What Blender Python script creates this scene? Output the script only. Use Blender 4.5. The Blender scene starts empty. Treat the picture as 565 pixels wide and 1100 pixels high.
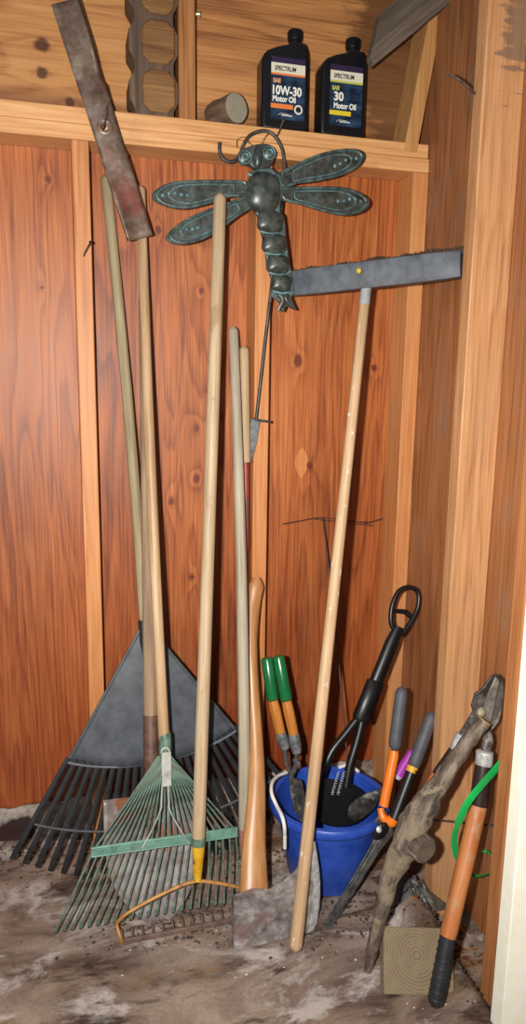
import bpy, bmesh, math, random
from math import sin, cos, pi, radians
from mathutils import Vector, Matrix, noise
random.seed(7)
S = bpy.context.scene
COL = S.collection
V = Vector
# ------------------------------------------------------------------ camera maths
F, CX, CY, CZ, PI_, YA, RO = 775.4, -.0347, -1.8249, 1.2005, .1858, .2688, .0144
FW = V((sin(YA)*cos(PI_), cos(YA)*cos(PI_), -sin(PI_)))
RT = V((cos(YA), -sin(YA), 0)); UP = RT.cross(FW)
R2 = cos(RO)*RT + sin(RO)*UP; U2 = -sin(RO)*RT + cos(RO)*UP
CAM = V((CX, CY, CZ))
def ray(x, y): return FW + R2*((x-282.5)/F) + U2*((550-y)/F)
def at(x, y, Y):                       # point of a sight line on the vertical plane Y
    d = ray(x, y); return CAM + d*((Y-CY)/d.y)
def lean(x, y, y0, k):                 # ... on the leaning plane Y = y0 + k z
    d = ray(x, y); return CAM + d*((y0+k*CZ-CY)/(d.y-k*d.z))
def onz(x, y, z=0):
    d = ray(x, y); return CAM + d*((z-CZ)/d.z)
def onx(x, y, X):
    d = ray(x, y); return CAM + d*((X-CX)/d.x)
# ------------------------------------------------------------------ node helpers
def lin(c):
    if isinstance(c, str):
        c = c.lstrip('#'); c = [int(c[i:i+2], 16)/255 for i in (0, 2, 4)]
        c = [v/12.92 if v <= .04045 else ((v+.055)/1.055)**2.4 for v in c]
    return (c[0], c[1], c[2], 1)
class G:
    def __init__(s, name):
        s.m = bpy.data.materials.new(name); s.m.use_nodes = True
        s.t = s.m.node_tree; s.b = s.t.nodes['Principled BSDF']
        s.co = s.t.nodes.new('ShaderNodeTexCoord').outputs['Object']
    def put(s, sock, v):
        if isinstance(v, bpy.types.NodeSocket): s.t.links.new(v, sock)
        elif v is not None: sock.default_value = v
    def math(s, op, a, b=None, c=None, clamp=False):
        n = s.t.nodes.new('ShaderNodeMath'); n.operation = op; n.use_clamp = clamp
        s.put(n.inputs[0], a); s.put(n.inputs[1], b); s.put(n.inputs[2], c)
        return n.outputs[0]
    def vec(s, op, a, b=None):
        n = s.t.nodes.new('ShaderNodeVectorMath'); n.operation = op
        s.put(n.inputs[0], a); s.put(n.inputs[1], b)
        return n.outputs['Value'] if op in ('DISTANCE', 'LENGTH', 'DOT_PRODUCT') else n.outputs[0]
    def scale(s, sc, off=(0, 0, 0), src=None):
        return s.vec('ADD', s.vec('MULTIPLY', src or s.co, sc), off)
    def noise(s, vec, scale=1, detail=4, rough=.55, dist=0):
        n = s.t.nodes.new('ShaderNodeTexNoise'); s.put(n.inputs['Vector'], vec)
        n.inputs['Scale'].default_value = scale; n.inputs['Detail'].default_value = detail
        n.inputs['Roughness'].default_value = rough; n.inputs['Distortion'].default_value = dist
        return n.outputs['Fac']
    def ramp(s, fac, stops, mode='LINEAR'):
        n = s.t.nodes.new('ShaderNodeValToRGB'); r = n.color_ramp; r.interpolation = mode
        while len(r.elements) < len(stops): r.elements.new(.5)
        for e, (p, c) in zip(r.elements, stops):
            e.position = p; e.color = (c, c, c, 1) if isinstance(c, (int, float)) else lin(c)
        s.put(n.inputs[0], fac); return n.outputs[0]
    def mix(s, fac, a, b, mode='MIX'):
        n = s.t.nodes.new('ShaderNodeMix'); n.data_type = 'RGBA'; n.blend_type = mode
        s.put(n.inputs[0], fac)
        s.put(n.inputs[6], lin(a) if isinstance(a, str) else a)
        s.put(n.inputs[7], lin(b) if isinstance(b, str) else b)
        return n.outputs[2]
    def out(s, col, rough=.5, metal=0, spec=.5, bump=None, bs=.3, bd=.002, coat=0):
        s.put(s.b.inputs['Base Color'], lin(col) if isinstance(col, str) else col)
        s.put(s.b.inputs['Roughness'], rough); s.put(s.b.inputs['Metallic'], metal)
        s.put(s.b.inputs['Specular IOR Level'], spec); s.put(s.b.inputs['Coat Weight'], coat)
        if bump is not None:
            n = s.t.nodes.new('ShaderNodeBump'); n.inputs['Strength'].default_value = bs
            n.inputs['Distance'].default_value = bd; s.put(n.inputs['Height'], bump)
            s.t.links.new(n.outputs[0], s.b.inputs['Normal'])
        return s.m
def plywood(name, stops, axis='z', seed=0, knots=(), bands=9, rough=.48, fac=.55, knotcol='#4a1c12', patches=(), blot=None, sc=1.0, spec=.4, stain=None):
    g = G(name)
    a, b = (2.6*sc, .17*sc) if axis == 'z' else (.17*sc, 2.6*sc)
    v = g.scale((a, 2.6*sc, b), (seed, seed*.7, seed*1.3))
    f = g.noise(v, 1.6, 3, .5, .5)
    kn = None
    for (p, r) in knots:
        st = (1, .2, .6) if axis == 'z' else (.42, .2, 1)
        d = g.vec('DISTANCE', g.scale(st), (p[0]*st[0], 0, p[2]*st[2]))
        e = g.math('DIVIDE', r*.9, g.math('ADD', d, r*.9))
        kn = e if kn is None else g.math('ADD', kn, e)
    wob = g.noise(g.scale((26, 26, 2.2) if axis == 'z' else (2.2, 26, 26), (seed, 1, 1)), 1, 3, .6)
    f = g.math('ADD', f, g.math('MULTIPLY', g.math('SUBTRACT', wob, .5), .022))
    f2 = f if kn is None else g.math('ADD', f, g.math('MULTIPLY', kn, .16))
    w = g.math('FRACT', g.math('MULTIPLY', f2, bands*2.4))
    w = g.ramp(w, [(0, .75), (.12, 1), (.55, .7), (.86, .0), (.93, .05), (1, .75)])
    w = g.math('MULTIPLY', w, g.math('MULTIPLY_ADD', g.noise(g.scale((4, 4, 1), (9, seed, 2)), 1, 2), .8, .45))
    fs = (170, 170, 5) if axis == 'z' else (5, 170, 170)
    fine = g.noise(g.scale(fs), 1, 3, .6)
    big = g.noise(g.scale((3, 3, .8) if axis == 'z' else (.8, 3, 3), (seed, 3, 1)), 1.3, 3, .5)
    t = g.math('ADD', g.math('MULTIPLY', w, fac*.5), g.math('MULTIPLY', g.math('SUBTRACT', fine, .5), .95))
    t = g.math('ADD', t, g.math('MULTIPLY', big, .7), clamp=True)
    c = g.ramp(t, stops)
    for (p, rx, rz) in patches:                          # boat-shaped plywood plugs
        q = g.vec('ABSOLUTE', g.vec('SUBTRACT', g.co, p))
        n = g.t.nodes.new('ShaderNodeSeparateXYZ'); g.put(n.inputs[0], q)
        zz = g.math('DIVIDE', n.outputs['Z'], rz)
        xx = g.math('DIVIDE', n.outputs['X'], rx)
        ins = g.math('LESS_THAN', g.math('ADD', xx, g.math('MULTIPLY', zz, zz)), 1.)
        c = g.mix(ins, c, g.ramp(fine, [(.3, '#b8703c'), (.7, '#cc8850')]))
    if name == 'plywood red':                            # redder, darker tone towards the footing, ragged by noise
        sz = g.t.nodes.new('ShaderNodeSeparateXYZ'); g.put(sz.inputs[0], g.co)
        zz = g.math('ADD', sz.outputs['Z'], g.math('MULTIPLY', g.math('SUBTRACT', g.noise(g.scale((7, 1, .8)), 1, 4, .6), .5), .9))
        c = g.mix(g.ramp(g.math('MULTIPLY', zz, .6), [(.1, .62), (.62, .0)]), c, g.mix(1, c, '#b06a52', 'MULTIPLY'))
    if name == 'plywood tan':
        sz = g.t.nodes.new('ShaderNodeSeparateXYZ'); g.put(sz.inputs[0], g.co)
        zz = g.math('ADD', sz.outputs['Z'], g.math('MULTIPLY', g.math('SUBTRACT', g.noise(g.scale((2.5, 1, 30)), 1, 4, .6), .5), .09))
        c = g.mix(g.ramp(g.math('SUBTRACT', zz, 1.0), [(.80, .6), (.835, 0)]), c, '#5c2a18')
    for (p, r) in knots:
        d = g.vec('DISTANCE', g.scale((1, .2, .7 if axis == 'z' else 1.1)), (p[0], 0, p[2]*(.7 if axis == 'z' else 1.1)))
        d = g.math('ADD', d, g.math('MULTIPLY', g.math('SUBTRACT', g.noise(g.co, 60, 2), .5), .01))
        k = g.ramp(g.math('DIVIDE', d, r), [(.55, .85), (1.0, 0)])
        c = g.mix(k, c, knotcol)
    if blot:                                             # dust and pale wear
        n = g.noise(g.scale((1, 1, .5), (seed, 0, 4)), 7, 5, .6)
        c = g.mix(g.ramp(n, [(.56, 0), (.78, blot[1])]), c, blot[0])
    if stain:                                            # water stain with a ragged edge
        p, r, colr, am = stain
        d = g.vec('DISTANCE', g.scale((1, 0, .45)), (p[0], 0, p[2]*.45))
        d = g.math('ADD', d, g.math('MULTIPLY', g.math('SUBTRACT', g.noise(g.scale((9, 1, 45)), 1, 4, .6), .5), .22))
        c = g.mix(g.ramp(g.math('DIVIDE', d, r), [(.7, am), (1.0, 0)]), c, colr)
    return g.out(c, g.math('MULTIPLY_ADD', fine, .25, rough-.12), spec=spec, bump=g.math('ADD', fine, g.math('MULTIPLY', w, .3)), bs=.25, bd=.0015)
def stick(name, stops, seed=0, rough=.5, speck=None, streak=6, spec=.4, fine=150, tint=None):
    g = G(name)
    f = g.noise(g.scale((fine, fine, streak), (seed, 0, 0)), 1, 4, .6)
    b = g.noise(g.scale((9, 9, 2.2), (seed, 1, 0)), 1, 4, .6)
    c = g.ramp(g.math('ADD', g.math('MULTIPLY', f, .6), g.math('MULTIPLY', b, .4)), stops)
    if speck:
        n = g.noise(g.scale((1, 1, .55), (0, seed, 0)), speck[2], 3, .6)
        c = g.mix(g.ramp(n, [(speck[3], 0), (speck[3]+.05, speck[1])]), c, speck[0])
    return g.out(c, rough, spec=spec, bump=f, bs=.2, bd=.001)
def metal(name, c1, c2, c3=None, sc=25, rough=.45, met=.7, lo=.4, hi=.6, bs=.15, third=(.55, .62), spec=.5):
    g = G(name)
    n = g.noise(g.co, sc, 6, .65)
    c = g.ramp(n, [(lo, c1), (hi, c2)])
    met *= .45; m = met
    if c3:
        n2 = g.noise(g.scale((1, 1, 1), (5, 3, 9)), sc*.45, 5, .65)
        k = g.ramp(n2, [(third[0], 0), (third[1], 1)])
        c = g.mix(k, c, c3); m = g.math('MULTIPLY_ADD', k, -met*.8, met)
    return g.out(c, g.math('MULTIPLY_ADD', n, .3, rough-.15), metal=m, bump=n, bs=bs, bd=.001, spec=spec)
def plastic(name, c, rough=.4, dust=None, spec=.5):
    g = G(name); n = g.noise(g.co, 30, 5, .6)
    col = g.ramp(n, [(.3, c), (.75, dust or c)])
    return g.out(col, rough, spec=spec, bump=n, bs=.05)
def flat(name, c, rough=.5): return G(name).out(c, rough)
# ------------------------------------------------------------------ object helpers
WM = {}
def link(o, M, root=None):
    COL.objects.link(o); WM[o.name] = M.copy()
    if root: o.parent = root; o.matrix_local = WM[root.name].inverted() @ M
    else: o.matrix_world = M
    return o
def thing(name, label, cat, loc, group=None):
    o = bpy.data.objects.new(name, None); o.empty_display_size = .05
    link(o, Matrix.Translation(V(loc))); o['label'] = label; o['category'] = cat
    if group: o['group'] = group
    return o
def tag(o, label=None, cat=None, group=None, kind=None):
    for k, v in (('label', label), ('category', cat), ('group', group), ('kind', kind)):
        if v: o[k] = v
    return o
def obj(name, bm, mat, root=None, M=None, label=None, bevel=0, sub=0, solid=0, smooth=40):
    if M is None: M = Matrix.Translation(WM[root.name].translation) if root else Matrix.Translation(sum((v.co for v in bm.verts), V())/len(bm.verts))
    bm.transform(M.inverted())
    bmesh.ops.recalc_face_normals(bm, faces=bm.faces)
    me = bpy.data.meshes.new(name); bm.to_mesh(me); bm.free()
    for m in (mat if isinstance(mat, (list, tuple)) else [mat]): me.materials.append(m)
    me.polygons.foreach_set('use_smooth', [True]*len(me.polygons))
    me.set_sharp_from_angle(angle=radians(smooth))
    o = bpy.data.objects.new(name, me); link(o, M, root)
    if label: o['label'] = label
    if solid:
        md = o.modifiers.new('s', 'SOLIDIFY'); md.thickness = solid; md.offset = 0
    if bevel:
        md = o.modifiers.new('b', 'BEVEL'); md.width = bevel; md.segments = 2; md.limit_method = 'ANGLE'; md.angle_limit = radians(30)
    if sub:
        md = o.modifiers.new('u', 'SUBSURF'); md.levels = sub; md.render_levels = sub
    return o
def frame(p0, p1):                                       # local Z along p0->p1
    z = (V(p1)-V(p0)).normalized()
    x = V((0, 1, 0)).cross(z)
    if x.length < .05: x = V((1, 0, 0)).cross(z)
    x.normalize(); y = z.cross(x)
    M = Matrix((x, y, z)).transposed().to_4x4(); M.translation = V(p0); return M
def sweep(bm, pts, rad, seg=14, caps=True, jit=0, ref=None, closed=False):
    """tube through pts; rad: number, list of numbers or of (a, b) pairs"""
    pts = [V(p) for p in pts]; n = len(pts)
    if not isinstance(rad, list): rad = [rad]*n
    rings = []; X = None
    for i, p in enumerate(pts):
        if closed: t = pts[(i+1) % n]-pts[i-1]
        else: t = pts[min(i+1, n-1)]-pts[max(i-1, 0)]
        t.normalize()
        if X is None:
            r = V(ref) if ref else V((0, 1, 0))
            X = r - t*r.dot(t)
            if X.length < .05: X = V((1, 0, .01)) - t*t.x
        else: X = X - t*X.dot(t)
        X.normalize(); Y = t.cross(X)
        a, b = rad[i] if isinstance(rad[i], tuple) else (rad[i], rad[i])
        ring = []
        for k in range(seg):
            u = 2*pi*k/seg; q = X*(a*cos(u))+Y*(b*sin(u))
            if jit: q *= 1+jit*noise.noise((p+q)*38)+jit*.6*noise.noise((p+q)*90)
            ring.append(bm.verts.new(p+q))
        rings.append(ring)
    m = n if closed else n-1
    for i in range(m):
        A, B = rings[i], rings[(i+1) % n]
        for k in range(seg): bm.faces.new((A[k], A[(k+1) % seg], B[(k+1) % seg], B[k]))
    if caps and not closed: bm.faces.new(rings[0]); bm.faces.new(rings[-1][::-1])
    return bm
def dense(pts, n=8):                                     # Catmull-Rom
    P = [V(p) for p in pts]; P = [P[0]*2-P[1]]+P+[P[-1]*2-P[-2]]; out = []
    for i in range(1, len(P)-2):
        for k in range(n):
            t = k/n; a, b, c, d = P[i-1:i+3]
            out.append(.5*((2*b)+(c-a)*t+(2*a-5*b+4*c-d)*t*t+(-a+3*b-3*c+d)*t**3))
    out.append(P[-2]); return out
def lerp(a, b, t): return a+(b-a)*t
def pole(bm, a, b, ra, rb=None, r0=True, r1=True, n=10, seg=16, bow=0, jit=0, wob=0):
    """round stick with domed ends"""
    a, b = V(a), V(b); rb = rb or ra; L = (b-a).length; pts = []; rad = []
    side = (b-a).cross(V((0, 1, 0))).normalized()
    ts = [i/n for i in range(n+1)]
    if r0: ts = [0, ra*.15/L, ra*.5/L, ra*1.0/L]+ts[1:]
    if r1: ts = ts[:-1]+[1-rb*1.0/L, 1-rb*.5/L, 1-rb*.15/L, 1]
    for t in ts:
        r = ra+(rb-ra)*t
        if r0 and t*L < ra*.99: x = 1-t*L/ra; r = ra*max(.35, math.sqrt(max(0, 1-x*x)))*1.0
        if r1 and (1-t)*L < rb*.99: x = 1-(1-t)*L/rb; r = rb*max(.35, math.sqrt(max(0, 1-x*x)))
        pts.append(a+(b-a)*t+side*(bow*4*t*(1-t)+wob*sin(t*9))); rad.append(r)
    return sweep(bm, pts, rad, seg, jit=jit)
def BM(): return bmesh.new()
def box(bm, lo, hi):
    x0, y0, z0 = lo; x1, y1, z1 = hi
    v = [bm.verts.new(p) for p in ((x0,y0,z0),(x1,y0,z0),(x1,y1,z0),(x0,y1,z0),(x0,y0,z1),(x1,y0,z1),(x1,y1,z1),(x0,y1,z1))]
    for f in ((3,2,1,0),(4,5,6,7),(0,1,5,4),(1,2,6,5),(2,3,7,6),(3,0,4,7)): bm.faces.new([v[i] for i in f])
    return bm
def obox(bm, c, ax, ay, az):                              # oriented box from half-axis vectors
    v = [bm.verts.new(V(c)+V(ax)*i+V(ay)*j+V(az)*k) for k in (-1, 1) for i, j in ((-1,-1),(1,-1),(1,1),(-1,1))]
    for f in ((3,2,1,0),(4,5,6,7),(0,1,5,4),(1,2,6,5),(2,3,7,6),(3,0,4,7)): bm.faces.new([v[i] for i in f])
    return bm
def slab(bm, pts, off):
    off = V(off); A = [bm.verts.new(V(p)-off*.5) for p in pts]; B = [bm.verts.new(V(p)+off*.5) for p in pts]
    n = len(A); bm.faces.new(A[::-1]); bm.faces.new(B)
    for i in range(n): bm.faces.new((A[i], A[(i+1) % n], B[(i+1) % n], B[i]))
    return bm
def grid(bm, fn, nu, nv):
    vs = [[bm.verts.new(fn(i/nu, j/nv)) for j in range(nv+1)] for i in range(nu+1)]
    for i in range(nu):
        for j in range(nv): bm.faces.new((vs[i][j], vs[i+1][j], vs[i+1][j+1], vs[i][j+1]))
    return bm
def dome(bm, c, ax, ay, az, nu=20, nv=8, e=1.0):          # half ellipsoid bulging along az, closed at the back
    c, ax, ay, az = V(c), V(ax), V(ay), V(az); rings = []
    def sp(x): return math.copysign(abs(x)**e, x)
    for j in range(nv):
        h = (pi/2)*j/nv
        rings.append([bm.verts.new(c+ax*(sp(cos(2*pi*i/nu))*cos(h))+ay*(sp(sin(2*pi*i/nu))*cos(h))+az*sin(h)) for i in range(nu)])
    top = bm.verts.new(c+az)
    for j in range(nv-1):
        for i in range(nu): bm.faces.new((rings[j][i], rings[j][(i+1) % nu], rings[j+1][(i+1) % nu], rings[j+1][i]))
    for i in range(nu): bm.faces.new((rings[-1][i], rings[-1][(i+1) % nu], top))
    bm.faces.new(rings[0][::-1]); return bm
# ------------------------------------------------------------------ materials
def kp(l): return [(at(x, y, 0), r) for x, y, r in l]
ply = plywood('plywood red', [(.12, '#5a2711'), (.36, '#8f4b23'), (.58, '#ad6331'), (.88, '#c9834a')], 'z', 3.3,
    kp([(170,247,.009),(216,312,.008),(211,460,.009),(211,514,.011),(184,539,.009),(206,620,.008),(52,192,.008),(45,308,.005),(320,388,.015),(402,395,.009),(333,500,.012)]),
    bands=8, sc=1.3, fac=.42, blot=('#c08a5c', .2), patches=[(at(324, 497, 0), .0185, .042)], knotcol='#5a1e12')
plyt = plywood('plywood tan', [(.1, '#6e4526'), (.35, '#a46c3e'), (.6, '#bd844e'), (.9, '#cb9660')], 'x', 9.1,
    [(at(45,48,0), .020), (at(45,78,0), .016), (at(75,110,0), .014), (at(355,120,0), .012)], bands=6, knotcol='#3a1a10',
    stain=(at(425, 60, 0), .14, '#4a2c1a', .75))
plyr = plywood('plywood brown', [(.1, '#5a3520'), (.35, '#8a5734'), (.6, '#a36b43'), (.9, '#b78258')], 'z', 14.2,
    [(onx(493, 205, .857), .02), (onx(457, 410, .857), .02), (onx(466, 607, .857), .018)], bands=6, knotcol='#5a2c16', sc=.9, blot=('#8a7a6c', .5), fac=.35)
def lumber(n, seed, st, knots=(), blot=None, bands=5, axis='z', stain=None):
    return plywood(n, st, axis, seed, knots, bands=bands, knotcol='#5f3118', blot=blot, fac=.3, sc=2.0, rough=.5, stain=stain)
WARM = [(.08, '#985b30'), (.35, '#bd7a47'), (.65, '#cd8f5a'), (.92, '#dba56f')]
PALE = [(.08, '#a5713f'), (.35, '#cf9660'), (.65, '#e0ac75'), (.92, '#ecc08a')]
stud1m = lumber('stud pine', 1.1, WARM, blot=('#a87a58', .3))
stud2m = lumber('stud pine knotty', 2.9, WARM)
stud3m = lumber('stud pine corner', 5.2, WARM, [(at(450,236,-.089), .008)], ('#8f7358', .5))
postm = lumber('post pine', 7.7, [(.08, '#8f6340'), (.35, '#b98559'), (.65, '#cc9a6d'), (.92, '#d9ae84')],
    [(at(510,387,-.468), .006), (at(509,466,-.468), .006), (at(520,590,-.468), .006), (at(517,256,-.468), .005)], ('#a08468', .45), bands=7, stain=(at(562, 22, -.468), .05, '#6e5e50', .7))
nearm = lumber('post rough', 10.4, [(.08, '#7d4a28'), (.35, '#a76b3f'), (.65, '#bd8051'), (.92, '#c99163')], blot=('#8d7258', .5))
platem = plywood('plate pine', PALE, 'x', 4.4, [(at(68,123,-.089), .006), (at(210,152,-.089), .008), (at(420,178,-.089), .006)], bands=5, knotcol='#6a3a1a', fac=.35, sc=1.6, blot=('#9a7a5c', .4))
bracem = lumber('brace pine', 12.4, [(.08, '#8a5a30'), (.35, '#b3804c'), (.65, '#c4925c'), (.92, '#d2a46e')])
weath = stick('weathered board', [(.25, '#332a22'), (.5, '#5c5044'), (.75, '#857666')], 3, .85, fine=90)
blockm = plywood('carved timber', [(.1, '#4c2e18'), (.4, '#714a28'), (.65, '#856036'), (.9, '#9a7444')], 'x', 21, bands=5, rough=.6)
blockd = plywood('dark timber', [(.1, '#2e211a'), (.4, '#4e3b2e'), (.65, '#5e4a3a'), (.9, '#75604c')], 'z', 25, bands=5, rough=.7)
def floorm():
    g = G('dirty floor')
    v = g.scale((1, 1, 1)); n = g.noise(g.scale((2.2, 5.5, 1), (3, 1, 0)), 1.6, 6, .62, .8)
    c = g.ramp(n, [(.30, '#40332c'), (.40, '#6e5c52'), (.52, '#97867b'), (.64, '#b3a497')])
    n2 = g.noise(g.scale((1.6, 4, 1), (11, 4, 2)), 1.9, 5, .6, .5)
    c = g.mix(g.ramp(n2, [(.52, 0), (.68, .7)]), c, '#a3825a')
    n3 = g.noise(g.scale((2.4, 4.6, 1), (6, 9, 2)), 2.1, 7, .7, .6)
    c = g.mix(g.ramp(n3, [(.53, 0), (.62, .85)]), c, '#cfcbc8')
    n4 = g.noise(g.scale((3, 7, 1), (1, 7, 2)), 2.3, 6, .65, .5)
    c = g.mix(g.ramp(n4, [(.55, 0), (.66, .85)]), c, '#33251f')
    f = g.noise(g.co, 160, 4, .7)
    c = g.mix(.5, c, g.ramp(f, [(.3, '#5a5049'), (.7, '#a3978c')]), 'OVERLAY')
    return g.out(c, g.ramp(n2, [(.3, .42), (.7, .7)]), spec=.45, bump=g.math('ADD', f, g.math('MULTIPLY', n3, 2)), bs=.35, bd=.002)
FL = floorm()
def concrete():
    g = G('old concrete')
    n = g.noise(g.co, 9, 7, .7)
    c = g.ramp(n, [(.34, '#5c463a'), (.46, '#8c8074'), (.56, '#b5aca1'), (.7, '#d8d2c9')])
    p = at(16, 893, -.02); d = g.vec('DISTANCE', g.scale((1, 0, 1.5)), (p.x, 0, p.z*1.5))
    d = g.math('ADD', d, g.math('MULTIPLY', g.math('SUBTRACT', g.noise(g.co, 25, 5, .7), .5), .06))
    c = g.mix(g.ramp(g.math('DIVIDE', d, .06), [(.8, 1), (1., 0)]), c, '#2b120d')
    return g.out(c, .85, bump=n, bs=.8, bd=.01)
CONC = concrete()
nailm = metal('rusty nail', '#3a2c26', '#5f5048', sc=90, rough=.55, met=.6)
chrome = metal('polished steel', '#b5b5b5', '#e2e2e0', sc=70, rough=.3, met=.9)
boltm = metal('zinc bolt', '#8b8f7a', '#b0b49a', sc=90, rough=.4, met=.8)
whitep = G('white paint'); _n = whitep.noise(whitep.co, 35, 5, .6)
whitep = whitep.out(whitep.ramp(_n, [(.3, '#f3f0d8'), (.7, '#fbf9ec')]), .5, bump=_n, bs=.08)
# ------------------------------------------------------------------ the setting
def hfloor(x, y):
    s = min(1, max(0, (x-.71)/.07)); s = s*s*(3-2*s)
    return -.075*s + .0025*noise.noise(V((x*7, y*7, 0)))*(1-s) + s*.018*noise.noise(V((x*25, y*25, 3))) + .075*math.exp(-((x-.665)/.06)**2-((y+.56)/.04)**2)*(1+.3*noise.noise(V((x*40, y*40, 3)))) + .05*math.exp(-((x-.86)/.06)**2-((y+.28)/.12)**2)
b = BM(); grid(b, lambda u, v: V((lerp(-1.0, 1.3, u), lerp(-2.4, .05, v), hfloor(lerp(-1.0, 1.3, u), lerp(-2.4, .05, v)))), 150, 130)
tag(obj('floor', b, FL, M=Matrix()), kind='structure')
XW = .857
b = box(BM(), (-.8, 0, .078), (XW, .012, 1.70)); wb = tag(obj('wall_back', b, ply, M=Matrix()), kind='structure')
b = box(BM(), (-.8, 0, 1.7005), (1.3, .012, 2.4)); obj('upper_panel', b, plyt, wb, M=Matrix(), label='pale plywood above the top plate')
b = box(BM(), (XW, -1.05, -.06), (XW+.012, 0, 2.4)); tag(obj('wall_right', b, plyr, M=Matrix()), kind='structure')
b = BM(); grid(b, lambda u, v: V((lerp(-.8, XW, u), -.004-.012*abs(noise.noise(V((u*30, v*3, 0))))-.012*(1-v), lerp(-.02, .085, v)+.012*noise.noise(V((u*40, 5, 0)))*v)), 160, 8)
tag(obj('trim_1', b, CONC, M=Matrix(), solid=.01), kind='structure', label='crumbling concrete footing strip below the back plywood')
def beam(name, lo, hi, m, lab, bev=.0025):
    return tag(obj(name, box(BM(), lo, hi), m, M=Matrix(), bevel=bev), kind='structure', label=lab)
beam('trim_2', (0, -.089, .0), (.038, 0, 1.70), stud1m, 'left wall stud')
beam('trim_3', (.417, -.089, .0), (.455, 0, 1.70), stud2m, 'middle wall stud behind the dragonfly')
beam('trim_4', (.815, -.089, -.03), (XW, 0, 1.70), stud3m, 'corner wall stud')
pl = beam('trim_5', (-.8, -.089, 1.70), (XW, 0, 1.7325), platem, 'lower board of the double top plate')
beam('trim_6', (-.8, -.087, 1.733), (XW-.003, 0, 1.766), platem, 'upper board of the double top plate')
beam('trim_7', (.768, -.468, -.07), (XW, -.43, 2.4), postm, 'wide knotty stud of the right wall')
beam('trim_8', (.768, -.725, -.09), (XW, -.687, 2.4), nearm, 'rough stud of the right wall nearest the door')
# white painted door board
b = box(BM(), (.709, -.845, -.1), (1.05, -.808, 2.4))
tag(obj('trim_9', b, whitep, M=Matrix(), bevel=.003), kind='structure', label='white painted board at the right edge')
# gable stud above the plate, and the leaning brace
beam('trim_10', (.205+.033, -.075, 1.766), (.205+.071, 0, 2.4), lumber('gable stud pine', 15.5, [(.08, '#7a4a26'), (.35, '#a06a3c'), (.65, '#b67f4c'), (.92, '#c59058')]), 'gable stud above the plate')
b = BM(); p0 = at(441, 163, -.089); p1 = at(470, 10, -.089); p1 = p1+(p1-p0)*.6; d = (p1-p0); w = V((.0175, 0, 0))
obox(b, (p0+p1)/2+V((0, .043, 0)), w, V((0, .043, 0)), d/2)
tag(obj('trim_11', b, bracem, M=Matrix(), bevel=.002), kind='structure', label='leaning brace above the corner')
# ------------------------------------------------------------------ nails and bolt
def nail(px, py, Y, dirv, L=.035, r=.0022, label='', name='nail', mat=nailm, bend=(0, 0, 0), head=2.1):
    p = at(px, py, Y); d = V(dirv).normalized(); tip = p-d*.012
    b = BM(); pts = dense([tip, p, p+d*L*.5, p+d*L+V(bend)], 4); sweep(b, pts, r, 8)
    e = pts[-1]; dd = (pts[-1]-pts[-2]).normalized(); sweep(b, [e-dd*.0005, e+dd*.0018], r*head, 10)
    return tag(obj(name, b, mat, M=Matrix.Translation(p)), label, 'nail')
nail(90, 275, -.089, (.15, -1, .3), .04, .0018, 'bent rusty nail sticking out of the left stud', bend=(.008, 0, .012))
p = onx(511, 101, .768)
b = BM(); sweep(b, dense([p+V((.012, 0, 0)), p, p+V((-.035, 0, .02)), p+V((-.058, .01, .034))], 4), .0024, 8)
tag(obj('nail', b, nailm, M=Matrix.Translation(p)), 'long rusty nail sticking out of the wide right stud', 'nail')
tag(nail(204, 15, -.03, (1, -.25, 0), .022, .0035, 'small zinc bolt beside the stud at the top', 'bolt', boltm, head=1.7), cat='bolt')
# ------------------------------------------------------------------ carved corbel block on the plate
t = thing('scalloped_timber', 'dark scalloped timber offcut with octagonal faces on the top plate', 'wood offcut', (.18, -.04, 1.766))
x0, x1 = .128, .236
b = BM()
prof = []
z = 1.766; H = .098
for k in range(4):
    zz = z+k*H
    prof += [(x0+.012, zz), (x0+.012, zz+.012), (x0, zz+.03), (x0, zz+.068), (x0+.012, zz+.088)]
prof2 = [(x1-.010 if i % 5 in (0, 1, 4) else x1, zz) for i, (xx, zz) in enumerate(prof)]
ol = [V((x, -.045, zz)) for x, zz in prof]+[V((x, -.045, zz)) for x, zz in prof2[::-1]]
slab(b, ol, (0, .078, 0)); obj('body', b, blockd, t, M=Matrix(), bevel=.002)
for k in range(4):
    zz = z+k*H+.006; b = BM(); xa, xb = x0+.028, x1-.008; c = .016; hh = .086
    ol = [V((xa+c, -.088, zz)), V((xb-c, -.088, zz)), V((xb, -.088, zz+c)), V((xb, -.088, zz+hh-c)), V((xb-c, -.088, zz+hh)), V((xa+c, -.088, zz+hh)), V((xa, -.088, zz+hh-c)), V((xa, -.088, zz+c))]
    slab(b, ol, (0, .010, 0)); obj('octagonal_face', b, blockm, t, M=Matrix(), bevel=.004, label='brown octagonal end face')
# small log end on the plate
g = G('log end'); v = g.vec('LENGTH', g.scale((1, 1, 0))); r_ = g.math('SINE', g.math('MULTIPLY', g.math('ADD', v, g.math('MULTIPLY', g.noise(g.co, 40), .006)), 1500))
logend = g.out(g.mix(g.noise(g.co, 60, 5), g.ramp(r_, [(0, '#938b79'), (1, '#b3ab98')]), '#857d6c'), .85, bump=r_, bs=.2)
bark = stick('bark', [(.3, '#3f2f22'), (.5, '#6b5340'), (.7, '#93795c')], 8, .9, fine=70, streak=20)
ctr = at(250, 122, -.07); a0 = ctr+V((.004, -.018, .004)); a1 = ctr+V((-.03, .055, -.002))
r = .0325; a0.z = a1.z = 1.766+r
t = thing('firewood_piece', 'short grey log end lying on the top plate left of the bottles', 'log', (a0.x, a0.y, 1.766))
b = BM(); sweep(b, [lerp(a0, a1, i/6) for i in range(7)], [r*.97]+[r]*5+[r*.95], 24, jit=.05); obj('bark', b, bark, t, M=frame(a0, a1))
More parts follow.
